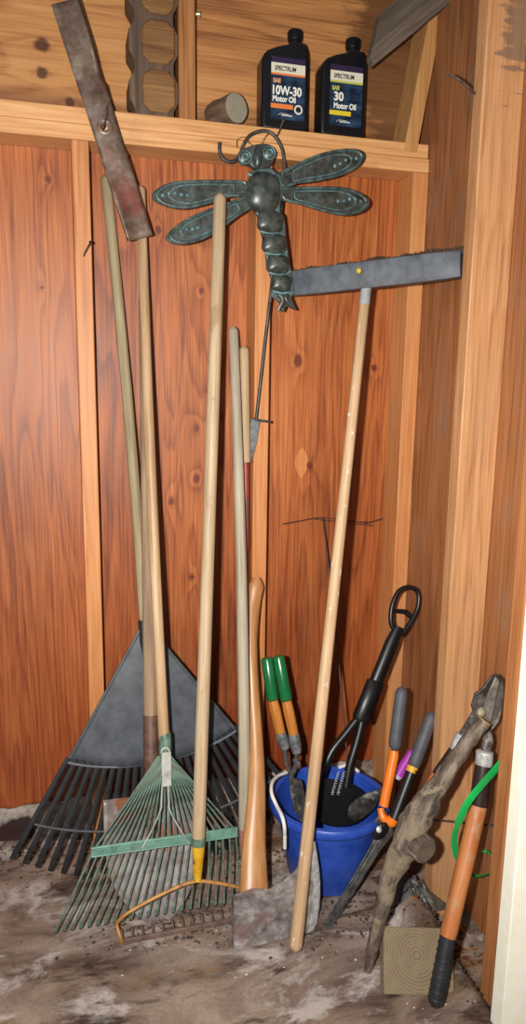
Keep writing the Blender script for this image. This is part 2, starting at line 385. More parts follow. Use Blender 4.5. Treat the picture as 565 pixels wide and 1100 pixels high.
b = BM(); dd = (a1-a0).normalized(); sweep(b, [a0-dd*.0015, a0+dd*.001], [r*.93, r*.95], 24, jit=.05); obj('cut_end', b, logend, t, M=frame(a0, a1), label='grey weathered cut end')
# ------------------------------------------------------------------ weathered board across the upper corner
A, B = at(400, 72, -.13), at(500, -10, -.13)
d = (B-A).normalized(); nrm = V((0, -1, 0)); up = d.cross(nrm)*-1
if up.z < 0: up = -up
B = B+d*.05; A2 = A+d*0.0
b = BM(); ol = [A, B, B+up*.09+d*.02, A+up*.075+d*.075, A+up*.02+d*.002]
slab(b, [p for p in ol], (0, .03, 0))
tag(obj('weathered_board', b, weath, M=frame(A, B), bevel=.003), 'rough grey weathered board slanting across the top right corner', 'board')
# ------------------------------------------------------------------ oil bottles
black = plastic('black bottle plastic', '#0c0d10', .32, '#14151a')
purple = flat('label purple', '#2a1c3c'); navy = G('label navy'); _n = navy.noise(navy.scale((30, 30, 60), (0, 0, 0)), 1, 4)
navy = navy.out(navy.ramp(_n, [(.4, '#0d1b30'), (.7, '#2c4a66')]), .35)
cream = flat('label cream', '#d8d2bd'); whitei = flat('label white', '#e6e4d8'); ink = flat('label ink', '#1a1a22')
orange_i = flat('label orange', '#dd7a3a'); yellow_i = flat('label yellow', '#d9c02c'); lime = flat('label lime', '#b6bb4a'); peach = flat('label peach', '#e0996c')
FONT = None
def text(s, size, loc, mat, root, name='lettering', bold=.0, shear=0, width=None, depth=.0003):
    cu = bpy.data.curves.new('t', 'FONT'); cu.body = s; cu.size = size; cu.extrude = depth; cu.offset = bold; cu.shear = shear
    tmp = bpy.data.objects.new('t', cu); COL.objects.link(tmp)
    dg = bpy.context.evaluated_depsgraph_get(); dg.update()
    me = bpy.data.meshes.new_from_object(tmp.evaluated_get(dg)); bpy.data.objects.remove(tmp); bpy.data.curves.remove(cu)
    xs = [v.co.x for v in me.vertices]; w = max(xs)-min(xs); k = width/w if width else 1; mn = min(xs)
    for v in me.vertices: v.co = V(((v.co.x-mn)*k, -v.co.z, v.co.y))
    me.materials.clear(); me.materials.append(mat); me.update()
    o = bpy.data.objects.new(name, me); link(o, Matrix.Translation(V(loc)), root); return o
def bottle(px, label, kind):
    c = at(px, 143, -.048); X, Y, Z = c.x, -.045, 1.7665; W = .0570
    t = thing('oil_bottle', label, 'bottle', (X, Y, Z), 'motor oil bottles on the top plate')
    ol = [(-W+.003, 0), (W-.003, 0), (W, .006), (W, .155), (W-.001, .172), (W-.006, .186), (W-.011, .194), (.012, .194), (.005, .187), (-.02, .180), (-.043, .170), (-.051, .162), (-W, .148), (-W, .006)]
    b = BM(); slab(b, [V((X+x, Y, Z+z)) for x, z in ol], (0, .056, 0)); obj('body', b, black, t, bevel=.009)
    b = BM(); sweep(b, [V((X+.028, Y, Z+z)) for z in (.188, .202, .2025, .205)], [.0135, .0135, .0155, .0155], 20); obj('neck', b, black, t)
    b = BM(); cx = X+.028
    rr = [(.205, .0165), (.207, .017), (.224, .0165), (.2265, .015)]
    for k in range(24):
        pass
    sweep(b, [V((cx, Y, Z+z)) for z, _ in rr], [q for _, q in rr], 24)
    for k in range(24):
        u = 2*pi*k/24; o = V((cos(u)*.0168, sin(u)*.0168, 0)); obox(b, V((cx, Y, Z+.2155))+o, (.0007, 0, 0), (0, .0007, 0), (0, 0, .008))
    obj('cap', b, black, t)
    yf = Y-.0283; lx0, lx1 = X-.036, X+.046; z0, z1 = Z+.024, Z+.156
    b = BM(); box(b, (lx0, yf, z0), (lx1, yf+.0005, z1)); L = obj('label', b, navy, t, M=Matrix.Translation((lx0, yf, z0)), label='dark blue printed label')
    def pan(x0, zz0, x1_, zz1, m, n='panel', dy=.0003):
        b = BM(); box(b, (x0, yf-dy, zz0), (x1_, yf-dy+.0003, zz1)); obj(n, b, m, L, M=Matrix.Translation((x0, yf, zz0)))
    pan(lx0, z1-.013, lx1, z1, purple, 'purple_strip')
    pan(lx0, z1-.0335, lx1, z1-.0125, cream, 'name_band', .0004)
    pan(lx0, z1-.038, lx1, z1-.0335, orange_i if kind == 'o' else lime, 'band_line', .0004)
    text('SPECTRUM', .0135, (lx0+.008, yf-.0010, z1-.0285), ink, L, bold=.0003, shear=.2, width=.052)
    text('SAE', .0125, (lx0+.005, yf-.0007, z1-.0545), peach if kind == 'o' else lime, L, bold=.0006, width=.018)
    if kind == 'o':
        text('10W-30', .026, (lx0+.004, yf-.0007, z1-.079), whitei, L, bold=.0009, width=.070)
        text('Motor Oil', .017, (lx0+.004, yf-.0007, z1-.094), whitei, L, bold=.0006, width=.056)
    else:
        text('30', .026, (lx0+.010, yf-.0007, z1-.077), whitei, L, bold=.0009, width=.024)
        text('Motor Oil', .017, (lx0+.010, yf-.0007, z1-.094), whitei, L, bold=.0006, width=.056)
    pan(lx0, z1-.109, lx0+.054, z1-.099, orange_i if kind == 'o' else yellow_i, 'colour_bar')
    if kind == 'o':
        b = BM(); cc = V((lx1-.015, yf-.0004, z1-.108)); sweep(b, [cc+V((cos(2*pi*k/28)*.0085, 0, sin(2*pi*k/28)*.0085)) for k in range(28)], [(.0003, .0022)]*28, 6, closed=True, ref=(0, 1, 0)); obj('round_seal', b, cream, L, M=Matrix.Translation(cc))
    for k in range(6): pan(lx0+.026+k*.0045, z0+.008, lx0+.0295+k*.0045, z0+.0105, whitei, 'fine_print')
    b = BM(); sweep(b, dense([V((lx0+.018, yf-.0004, z0+.008)), V((lx0+.024, yf-.0004, z0+.0125)), V((lx0+.044, yf-.0004, z0+.012))], 5), (.0005), 6); obj('swoosh', b, whitei, L, M=Matrix.Translation((lx0, yf, z0)))
bottle(303, 'black motor oil bottle with orange striped 10W-30 label on the top plate', 'o')
bottle(364.5, 'black motor oil bottle with yellow striped SAE 30 label on the top plate', 'y')
# ------------------------------------------------------------------ mower blade
bm_ = G('mower blade steel'); n = bm_.noise(bm_.co, 22, 6, .65); n2 = bm_.noise(bm_.scale((1, 1, .45), (3, 3, 3)), 13, 5, .65)
c = bm_.ramp(n, [(.35, '#4a3b32'), (.5, '#6f5b4e'), (.65, '#8f8074')])
c = bm_.mix(bm_.ramp(n2, [(.53, 0), (.64, .7)]), c, '#7d3a32'); c = bm_.mix(bm_.ramp(bm_.noise(bm_.co, 9, 5), [(.56, 0), (.7, .8)]), c, '#4e3a34')
bladem = bm_.out(c, .38, metal=.25, bump=n, bs=.2)
T0, T1 = at(70, 4, -.115), at(150, 257, -.115); ax = (T1-T0).normalized(); L = (T1-T0).length; nn = V((0, -1, 0)); sd = ax.cross(nn).normalized()
if sd.x < 0: sd = -sd
t = thing('mower_blade', 'long worn mower blade with red paint hung slanting on a nail', 'mower blade', tuple(lerp(T0, T1, .5)))
hole = lerp(T0, T1, .51)
def bl(u, v):
    s = (u-.5)*2; w = .028 + (.0 if abs(s) < .3 else .001); x = (v-.5)*2
    wr = w
    if x > 0 and abs(s) > .32 and s < 0: wr = w*.86
    lift = .0
    if abs(s) > .35: lift = .016*min(1, (abs(s)-.35)/.25)*max(0, (x if s < 0 else -x))**2
    return T0+ax*(u*L)+sd*(x*wr)+nn*(.006+lift+.003*(1-x*x))
b = BM(); grid(b, bl, 40, 8)
hh = [f for f in b.faces if (f.calc_center_median()-hole-nn*.007).length < .0085]; bmesh.ops.delete(b, geom=hh, context='FACES')
obj('blade', b, bladem, t, M=frame(T1, T0), solid=.005, smooth=50)
b = BM(); hc = hole+nn*.0135
sweep(b, [hc+sd*(.0125*cos(2*pi*k/24))+ax*(.0125*sin(2*pi*k/24)) for k in range(24)], [(.002, .005)]*24, 8, closed=True, ref=nn); obj('hub_ring', b, bladem, t, M=frame(T1, T0))
p = hole+V((0, .026, .006)); b = BM(); sweep(b, dense([p, p+V((0, -.03, .0)), p+V((.002, -.055, .008)), p+V((.004, -.06, .03))], 5), .0022, 8)
tag(obj('nail', b, nailm, M=Matrix.Translation(p)), 'bent nail through the hole of the mower blade', 'nail')
# ------------------------------------------------------------------ hanging shepherd hook with spike
iron = metal('black iron', '#2b2826', '#4a4642', '#5b5550', sc=60, rough=.5, met=.5)
steelg = metal('grey forged steel', '#55585a', '#7b7f80', sc=50, rough=.45, met=.6)
HY = -.099
hp = [(236,153),(236,163),(240,171),(249,174),(257,168),(261,157),(267,147),(276,142),(286,141),(295,146),(302,157),(305,170),(305,190),(300,240),(289,330),(281,400),(275,452)]
P = [at(x, y, HY+(.0 if y < 200 else .0)) for x, y in hp]
t = thing('shepherd_hook', 'dark iron garden hook with curled top hung on a nail behind the dragonfly', 'plant hook', tuple(P[-1]))
b = BM(); sweep(b, dense(P, 6), .0042, 10); obj('rod', b, iron, t, M=frame(P[-1], P[12]))
b = BM(); s0, s1 = at(274.5, 450, HY), at(270, 497, HY); ww = .011
slab(b, [s0+V((-.012, 0, 0)), s0+V((.012, 0, 0)), lerp(s0, s1, .5)+V((.009, 0, 0)), s1, lerp(s0, s1, .6)+V((-.010, 0, 0))], (0, .006, 0)); obj('spike', b, steelg, t, M=frame(s1, s0), bevel=.001, label='flat grey steel spike')
b = BM(); sweep(b, dense([s0+V((-.008, 0, .0)), s0+V((.012, -.004, -.004)), s0+V((.037, -.008, -.007))], 4), .0032, 8); obj('foot_peg', b, iron, t, M=Matrix.Translation(s0))
nail(298, 146, -.089, (0, -1, .35), .035, .002, 'small nail holding the garden hook below the bottles', bend=(.004, 0, .012))
# ------------------------------------------------------------------ dragonfly
def patina(name, amt):
    g = G(name); n = g.noise(g.co, 45, 6, .7); n2 = g.noise(g.co, 14, 4, .6)
    c = g.ramp(n, [(.35, '#20221f'), (.5, '#3b3e39'), (.68, '#565952')])
    c = g.mix(g.ramp(n2, [(.5-amt*.2, 0), (.85-amt*.3, .3+amt*.4)]), c, '#56787a')
    return g.out(c, .36, metal=.15, bump=n, bs=.25, spec=.6)
pd = patina('dark bronze patina', .0)
g = G('verdigris rim'); n = g.noise(g.co, 60, 5, .7)
pv = g.out(g.ramp(n, [(.35, '#3c4f50'), (.62, '#6f969c')]), .55, metal=.2, bump=n, bs=.2)
g = G('bronze rim'); n = g.noise(g.co, 50, 5, .7)
prm = g.out(g.ramp(n, [(.38, '#313a38'), (.66, '#5c7371')]), .4, metal=.15, bump=n, bs=.2, spec=.6)
DY = -.135
t = thing('dragonfly_ornament', 'verdigris bronze dragonfly wall ornament with four wings hung below the bottles', 'wall ornament', tuple(at(285, 205, DY)))
wings = [[(268,195),(245,194),(215,194),(185,196),(170,202),(163,211),(172,220),(196,225),(225,219),(250,211),(268,210)],
         [(270,209),(250,216),(222,226),(196,238),(182,249),(178,257),(190,263),(212,260),(235,248),(256,232),(272,221)],
         [(298,186),(320,175),(345,165),(370,160),(386,161),(392,168),(386,179),(366,189),(340,195),(318,198),(298,202)],
         [(298,202),(320,201),(345,201),(370,202),(388,208),(397,217),(391,227),(372,232),(348,228),(322,220),(300,214)]]
for wi, w in enumerate(wings):
    cen = V((sum(x for x, y in w)/len(w), sum(y for x, y in w)/len(w), 0))
    yy = DY+(.004 if wi in (1, 3) else 0)
    ol = dense([at(x, y, yy) for x, y in w]+[at(*w[0], yy)], 4)[:-1]
    b = BM(); slab(b, ol, (0, .006, 0)); W = obj('wing', b, pd, t, bevel=.0015)
    c3 = sum((p for p in ol), V())/len(ol)
    rim = [lerp(p, c3, .10)+V((0, -.004, 0)) for p in ol]
    b = BM(); sweep(b, rim, .0034, 8, closed=True); obj('rim', b, prm, W, M=Matrix.Translation(c3), label='lighter raised rim')
    inner = [lerp(p, c3, .34)+V((0, -.0033, 0)) for p in ol]
    b = BM(); sweep(b, inner, .0012, 6, closed=True); obj('vein', b, pv, W, M=Matrix.Translation(c3))
    tipi = 4 if wi < 1 else (5 if wi == 1 else 5)
    tp = at(*w[5], yy)
    b = BM()
    for k in range(5):
        q = lerp(tp, c3, .22+.13*k)+V((0, -.003, .004*sin(k*1.2)))
        dome(b, q, (.0042, 0, 0), (0, 0, .0042), (0, -.003, 0), 10, 4)
    obj('dot_row', b, pv, W, M=Matrix.Translation(c3), label='row of raised verdigris dots')
ol = [(271,183),(290,180),(302,190),(304,208),(300,225),(305,235),(307,255),(309,270),(311,285),(314,300),(316,315),(312,319),(318,334),(307,328),(303,336),(300,325),(291,318),(291,300),(286,285),(284,265),(280,250),(276,232),(268,222),(263,208),(265,195)]
b = BM(); slab(b, [at(x, y, DY-.004) for x, y in ol], (0, .012, 0)); obj('body', b, prm, t, bevel=.003)
U = 1/478
def dm(x, y, w, h, z, ang, m, nm, e=.75, par=None):
    a = radians(ang); b = BM(); c = at(x, y, DY-.009)
    dome(b, c, V((cos(a), 0, -sin(a)))*(w/2*U), V((sin(a), 0, cos(a)))*(h/2*U), (0, -z, 0), 24, 7, e)
    return obj(nm, b, m, t, label=None)
dm(283, 207, 38, 43, .020, 5, pd, 'thorax', .75)
for (x, y, w, h) in ((290.5,238,30,24),(294.5,262,28,22),(298.5,284,26,21),(302,304.5,24,19)): dm(x, y, w, h, .013, 8, pd, 'segment', .45)
for (x, y, w) in ((286.5,226.5,13),(293,250,13),(296.8,272.8,12),(300.5,294.2,11.5),(304,314,10.5)):
    b = BM(); sweep(b, dense([at(x-w, y-1.5, DY-.009), at(x, y+1, DY-.014), at(x+w, y-2.5, DY-.009)], 4), [(.0026)]*9, 8); obj('groove_ridge', b, pv, t, label='pale blue ridge between segments')
b = BM(); sweep(b, dense([at(266, 187, DY-.008), at(279, 190, DY-.013), at(294, 186, DY-.008)], 4), .0035, 8); obj('collar_ridge', b, pv, t, label='pale blue neck ridge')
b = BM()
for a_, b_, c_ in (((300,316),(305,322),(299,334)), ((308,316),(308,322),(317,332))): sweep(b, dense([at(*a_, DY-.010), at(*b_, DY-.011), at(*c_, DY-.009)], 4), [(.004, .0075)]*6+[(.004, .0065), (.003, .005), (.002, .003)], 8, ref=(0, 1, 0))
obj('tail_fork', b, pd, t)
b = BM(); hd = [(262,160),(270,157),(281,155),(290,157),(296,164),(294,172),(288,180),(273,182),(266,176),(258,170)]
slab(b, dense([at(x, y, DY-.006) for x, y in hd]+[at(*hd[0], DY-.006)], 3)[:-1], (0, .016, 0)); H_ = obj('head', b, pd, t, bevel=.003)
b = BM(); dome(b, at(276.5, 169, DY-.013), (.0105, 0, -.001), (.001, 0, .026), (0, -.011, 0), 18, 6); obj('snout', b, pd, H_, M=Matrix.Translation(at(276, 169, DY)))
for ex, ey in ((262.5, 169.5), (288.5, 165)):
    c = at(ex, ey, DY-.012); b = BM()
    dome(b, c, (.0165, 0, 0), (0, 0, .0175), (0, -.009, 0), 22, 6); E_ = obj('eye', b, pd, H_, M=Matrix.Translation(c)) 
    for rr, yy in ((.0135, -.006), (.0065, -.0095)):
        b = BM(); sweep(b, [c+V((rr*cos(2*pi*k/24), yy, rr*sin(2*pi*k/24))) for k in range(24)], .0016, 6, closed=True)
        obj('eye_ring', b, pv, H_, M=Matrix.Translation(c), label='pale verdigris eye ring')
gold = metal('gold wire', '#8c6a2e', '#b08a45', sc=60, rough=.4, met=.8)
b = BM(); sweep(b, dense([at(272,158,DY-.004), at(266,152,DY), at(262,147,HY-.006), at(255,150,HY-.006), at(254,158,DY)], 5), .0009, 6); sweep(b, dense([at(280,156,DY-.004), at(284,148,DY), at(290,142,HY-.006)], 5), .0009, 6)
obj('hanging_wire', b, gold, t)
# ------------------------------------------------------------------ black leaf rake
def fr_plane(y0, k): return V((0, -1, k)).normalized()      # normal of Y=y0+kz facing the camera
blk = plastic('dusty black plastic', '#17181b', .5, '#2a2b2e'); blk2 = plastic('dusty grey plastic', '#3a3d42', .42, '#565a60')
Y0, K = -.25, .15; ln = lambda x, y: lean(x, y, Y0, K); NB = fr_plane(Y0, K)
gh = stick('greenish weathered wood', [(.3, '#706349'), (.5, '#958566'), (.7, '#b0a080')], 4, .75)
t = thing('leaf_rake', 'large black plastic leaf rake with wide fan leaning behind the other tools', 'rake', tuple(onz(130, 945)))
HT, AP = ln(113, 188), ln(155, 668); axd = (ln(170, 830)-AP).normalized(); axd = (AP-HT).normalized(); lat = axd.cross(NB).normalized()
if lat.x < 0: lat = -lat
b = BM(); pole(b, AP+axd*.02, HT, .0125, n=16, bow=-.006, jit=.02); obj('handle', b, gh, t, M=frame(AP, HT), label='greenish weathered wooden handle')
def pol(th, r, out=0): return AP+axd*(r*cos(th))+lat*(r*sin(th))+NB*out
cl = ln(73, 818)-AP; R1 = cl.length; thL = math.atan2(cl.dot(lat), cl.dot(axd)); cr = ln(253, 784)-AP; thR = math.atan2(cr.dot(lat), cr.dot(axd))
tl = ln(10, 915)-AP; R2_ = tl.length
R1r = cr.length
def R1f(s): return lerp(R1, R1r, s)*(1-.06*sin(pi*s))
def thf(s): return lerp(thL, thR, s)
b = BM(); grid(b, lambda u, v: pol(thf(v), .012+(R1f(v)-.012)*u, .016*u*(1-((v-.5)*2)**2)*.6), 14, 30); fan = obj('fan', b, blk2, t, M=Matrix.Translation(AP), solid=.004, label='solid grey black fan plate')
b = BM(); sweep(b, [pol(thf(i/30), R1f(i/30), .006) for i in range(31)], (.004), 8); sweep(b, [pol(thL, r, .002) for r in (0, R1)], .004, 8); sweep(b, [pol(thR, r, .002) for r in (0, R1r)], .004, 8); obj('fan_rim', b, blk2, fan, M=Matrix.Translation(AP))
NT = 25
for i in range(NT):
    s = i/(NT-1); th = lerp(thL-.01, thR+.02, s); r1 = R1f(s)
    # length until the floor, or the full tine length at the sides
    rf = R2_*1.02
    for it in range(200):
        if pol(th, rf).z < .022: rf -= .004
    rf = max(rf, r1+.12)
    pts = [pol(th, lerp(r1-.01, rf, q), .006*(1-q)) for q in (0, .25, .5, .75, .93)]
    pts.append(pol(th, rf, -.008)+V((0, 0, -.004))); pts.append(pol(th, rf+.002, -.018)+V((0, .004, -.010)))
    b = BM(); sweep(b, pts, [(.0022, .0066)]*5+[(.002, .0058), (.0016, .004)], 8, ref=NB); obj('tine', b, blk, t, M=frame(pts[-1], pts[0]))
b = BM(); sweep(b, [pol(lerp(thL, thR, i/30), lerp(R1, R2_, .66)*(1-.05*sin(pi*i/30)), .006) for i in range(31)], (.0028), 8); obj('stiffener', b, blk2, t, M=Matrix.Translation(AP), label='thin grey arc brace')
b = BM(); sweep(b, [AP-axd*.006, AP, AP+axd*.05, AP+axd*.09], [.013, .015, .0155, .010], 16); obj('socket', b, blk, t, M=frame(AP, HT))
# ------------------------------------------------------------------ round point shovel
Y0, K = -.408, .262; ln = lambda x, y: lean(x, y, Y0, K); NS = fr_plane(Y0, K)
t = thing('shovel', 'rusty round point shovel with grey brown handle behind the green rake', 'shovel', tuple(onz(172, 998)))
sh = stick('grey brown wood', [(.3, '#5f4c3c'), (.5, '#8a7158'), (.7, '#a89076')], 11, .7)
rust = metal('rusty shovel steel', '#756a68', '#a09694', '#7d5038', sc=16, rough=.45, met=.3, bs=.35)
h0, h1 = ln(155, 315), ln(162, 770); s2 = ln(163, 868)
b = BM(); pole(b, h1, h0, .0165, .0135, r0=False, n=14, jit=.015); obj('handle', b, sh, t, M=frame(h1, h0))
b = BM(); sweep(b, dense([h1+(h0-h1)*.005, lerp(h1, s2, .5), s2, ln(163, 905)], 5), [.0175]*6+[.0165]*5+[.012]*3+[.007]*2, 16); obj('socket', b, metal('brown socket steel', '#4a352c', '#6b4f43', sc=30, rough=.5, met=.4), t, M=frame(s2, h1), label='brown steel socket')
cols = [(861, 111, 214), (880, 111.5, 214), (905, 112, 213), (930, 115, 211), (950, 121, 207), (965, 129, 201), (978, 140, 193), (988, 153, 185), (995, 165, 177)]
def shv(u, v):
    q = u*(len(cols)-1); i = min(int(q), len(cols)-2); f = q-i
    y, a_, b_ = (lerp(cols[i][j], cols[i+1][j], f) for j in range(3)); x = lerp(a_, b_, v); p = ln(x, y)
    s = (v-.5)*2; return p + NS*(-.028*(1-s*s)*(1-.75*u)+.006*sin(pi*u)+ .004*math.exp(-(s*6)**2)*(1-u)-.008)
b = BM(); grid(b, shv, 24, 20); obj('blade', b, rust, t, M=Matrix.Translation(ln(163, 930)), solid=.003, label='rusty rounded blade')
# ------------------------------------------------------------------ green metal leaf rake
Y0, K = -.436, .238; lg = lambda x, y: lean(x, y, Y0, K); NG = fr_plane(Y0, K)
grn = metal('green enamel', '#46594e', '#66806f', '#6b6152', sc=40, rough=.45, met=.2, third=(.52, .62)); 
grn2 = metal('green enamel bar', '#4f7466', '#6b9484', '#5f6a5b', sc=30, rough=.4, met=.2, third=(.62, .7))
tan = stick('tan ash wood', [(.3, '#876849'), (.5, '#ab8a67'), (.7, '#c4a684')], 21, .5)
t = thing('leaf_rake', 'green metal leaf rake with tan handle and spring clip in front of shovel', 'rake', tuple(onz(160, 1000)))
a0, a1 = lg(176.5, 800), lg(151, 200)
b = BM(); pole(b, a0, a1, .0125, .0112, n=14, bow=.004); obj('handle', b, tan, t, M=frame(a0, a1))
b = BM(); sweep(b, [lg(176.8, 787), lg(177, 790), lg(177.5, 812), lg(178, 816)], [.0128, .0142, .0142, .011], 18); obj('ferrule', b, grn, t, M=frame(a0, a1), label='green painted ferrule')
NTg = 23
for i in range(NTg):
    s = i/(NTg-1); top = lg(170+13*s, 812)+NG*.004; bar = lg(100+153*s, 914-22*s)
    tip = lg(60+199*s, 1001-34*s); g_ = (tip-bar).normalized()
    tip = bar+g_*min((tip-bar).length, (bar.z-.014)/max(.01, -g_.z))
    pts = [top, lerp(top, bar, .5)+NG*.004, bar, lerp(bar, tip, .5), tip, tip+g_*.008-NG*.010, tip-NG*.024+V((0, 0, -.002))]
    b = BM(); sweep(b, pts, [(.0012, .0022)]*5+[(.0012, .002)]*2, 8, ref=NG); obj('tine', b, grn, t, M=frame(pts[-1], pts[0]))
b = BM(); l0, l1 = lg(98, 915), lg(255, 893); dv = (l1-l0).normalized(); upv = dv.cross(NG).normalized()
obox(b, (l0+l1)/2+NG*.003, (l1-l0)/2, upv*.0115, NG*.0018); cb = obj('crossbar', b, grn2, t, M=frame(l0, l1), bevel=.001, label='flat sage green crossbar')
b = BM(); sweep(b, [l0+NG*.0055+upv*.009, l1+NG*.0055+upv*.009], .0016, 6); sweep(b, [l0+NG*.0055-upv*.009, l1+NG*.0055-upv*.009], .0016, 6); obj('bar_ridge', b, grn2, cb, M=frame(l0, l1))
clipm = metal('galvanized clip', '#9a9a92', '#bcbcb2', sc=30, rough=.45, met=.4)
b = BM(); c0, c1 = lg(177.5, 806)+NG*.017, lg(178, 842)+NG*.017; dv2 = (c1-c0).normalized(); sv = dv2.cross(NG).normalized()
obox(b, (c0+c1)/2, sv*.0105, (c1-c0)/2, NG*.0018); cp = obj('clip_plate', b, clipm, t, M=frame(c0, c1), bevel=.001, label='pale galvanized clip plate')
b = BM(); dome(b, lg(177.5, 829)+NG*.0188, sv*.004, dv2*.004, NG*.003, 12, 4); obj('rivet', b, clipm, cp, M=frame(c0, c1))
b = BM(); q0 = lg(176.5, 806)+NG*.017; sweep(b, [q0+sv*(.009*cos(pi*k/8))-dv2*(.010*sin(pi*k/8)) for k in range(9)], .0018, 6); obj('spring_loop', b, clipm, t, M=frame(c0, c1))
for sgn, ex, ey in ((-1, 152, 910), (1, 203, 905)):
    b = BM(); sx = 176.5+sgn*3
    sweep(b, dense([lg(sx, 838)+NG*.016, lg(sx+sgn*1, 858)+NG*.016, lg(sx+sgn*2, 868)+NG*.014, lerp(lg(sx, 868), lg(ex, ey), .5)+NG*.012, lg(ex, ey)+NG*.007], 6), .0019, 8); obj('spring_wire', b, clipm, t, M=frame(c0, c1), label='bare steel spring wire')
# ------------------------------------------------------------------ bow rake
Y0, K = -.455, .185; lb = lambda x, y: lean(x, y, Y0, K)
t = thing('bow_rake', 'bow rake with pale handle, yellow ferrule and rusty tan toothed head', 'rake', tuple(onz(200, 1000)))
palew = stick('pale worn handle wood', [(.3, '#8b7559'), (.5, '#ab9273'), (.7, '#c4ae8f')], 31, .5, speck=('#8a6a4a', .5, 20, .62))
a0, a1 = lb(213, 902), lb(236.5, 208)
b = BM(); pole(b, a0, a1, .0148, .0142, r0=False, n=14); obj('handle', b, palew, t, M=frame(a0, a1))
b = BM(); sweep(b, [lb(213.2, 899), lb(213, 908)], [.0152, .0152], 18); obj('green_band', b, grn, t, M=frame(a0, a1), label='thin green painted band')
yel = metal('chipped yellow paint', '#c79420', '#e0b32e', '#6b4a22', sc=30, rough=.4, met=.2, third=(.6, .66))
b = BM(); e0 = lb(212, 946); sweep(b, [lb(213, 908), lb(213, 912), e0], [.0148, .0142, .0085], 16); obj('ferrule', b, yel, t, M=frame(e0, a0), label='chipped yellow ferrule')
rtan = metal('rusty tan steel', '#9a6b34', '#c08f52', '#8a4a28', sc=26, rough=.5, met=.25, third=(.58, .66)); rdk = metal('rusty dark steel', '#5d4a40', '#7d675a', sc=30, rough=.55, met=.35)
Lc = onz(130, 1012, .018); Rc = onz(272, 984, .018); bd_ = (Rc-Lc).normalized()
bowL = dense([e0, lb(195, 951), lb(165, 965), lb(140, 979), lb(128.5, 988), lb(125.5, 994), Lc+V((-.001, 0, .012)), Lc], 5)
bowR = dense([e0, lb(230, 948), lb(256, 953), lb(270, 960), Rc+V((.004, 0, .02)), Rc], 5)
b = BM(); sweep(b, bowL, .0042, 10); sweep(b, bowR, .0042, 10); obj('bow', b, rtan, t, M=Matrix.Translation(e0), label='curved tan rusty bow')
b = BM(); obox(b, (Lc+Rc)/2, (Rc-Lc)/2, V((0, 0, .0055)), V((0, .0028, 0))); obj('head_bar', b, rdk, t, M=frame(Lc, Rc), bevel=.001)
for i in range(14):
    p = lerp(Lc, Rc, (i+.15)/13.3)+V((0, .002, 0)); b = BM()
    sweep(b, dense([p, p+V((0, .022, .006)), p+V((0, .042, -.006))], 4), [(.0028)]*5+[.0026, .0022, .0016, .001], 8); obj('tooth', b, rdk, t, M=Matrix.Translation(p))
# ------------------------------------------------------------------ slim long tool and grey handle
Y0, K = -.30, .19; lt = lambda x, y: lean(x, y, Y0, K)
t = thing('garden_edger', 'slim tool with wooden grip above a red ferrule and thin steel shaft', 'garden tool', tuple(onz(268, 925)))
redp = metal('faded red paint', '#7e2f2a', '#9c4238', '#6a4038', sc=30, rough=.5, met=.1)
b = BM(); pole(b, lt(263.5, 497), lt(262, 372), .0135, .0125, r0=False, n=8); obj('grip', b, stick('worn grip wood', [(.3, '#8f7456'), (.5, '#ad9270'), (.7, '#c0a888')], 41, .6), t, M=frame(lt(263.5, 497), lt(262, 372)))
b = BM(); sweep(b, [lt(263.5, 494), lt(263.5, 498), lt(264, 585), lt(264, 594)], [.0095, .0095, .008, .005], 14); obj('ferrule', b, redp, t, M=frame(lt(264, 593), lt(263, 495)), label='red painted ferrule')
q = lt(267, 905)
b = BM(); sweep(b, [lt(264, 590), q], .0045, 10); obj('shaft', b, steelg, t, M=frame(q, lt(264, 590)))
b = BM(); slab(b, [q+V((-.02, 0, 0)), q+V((.02, 0, 0)), q+V((.018, -.012, -.09)), q+V((-.018, -.012, -.09))], (0, .004, 0)); obj('blade', b, rdk, t)
Y0, K = -.385, .235; lt2 = lambda x, y: lean(x, y, Y0, K)
t = thing('long_handled_spade', 'weathered grey wooden handle with faded red base just left of axe', 'garden tool', tuple(onz(268, 955)))
gw = stick('grey weathered handle', [(.3, '#7d7460'), (.5, '#a09480'), (.7, '#bbb09b')], 51, .75)
a0, a1 = lt2(263, 892), lt2(250.5, 351)
b = BM(); pole(b, a0, a1, .0148, .0115, r0=False, n=14, bow=-.006, jit=.02); obj('handle', b, gw, t, M=frame(a0, a1))
b = BM(); e0 = lt2(266, 935); sweep(b, [lt2(263, 889), lt2(263, 892), e0], [.0142, .0158, .0145], 16); obj('ferrule', b, metal('faded pink red paint', '#8a4a40', '#a8655a', '#8c7466', sc=30, rough=.6, met=.05), t, M=frame(e0, a0), label='faded red base of the handle')
b = BM(); u_ = V((1, 0, 0)); dn = (e0-a0).normalized()
slab(b, [e0-u_*.016, e0+u_*.016, e0+u_*.022+dn*.035, e0+u_*.02+V((0, -.006, -.06)), e0-u_*.006+V((0, -.006, -.06))], (0, .004, 0)); obj('blade', b, rdk, t)
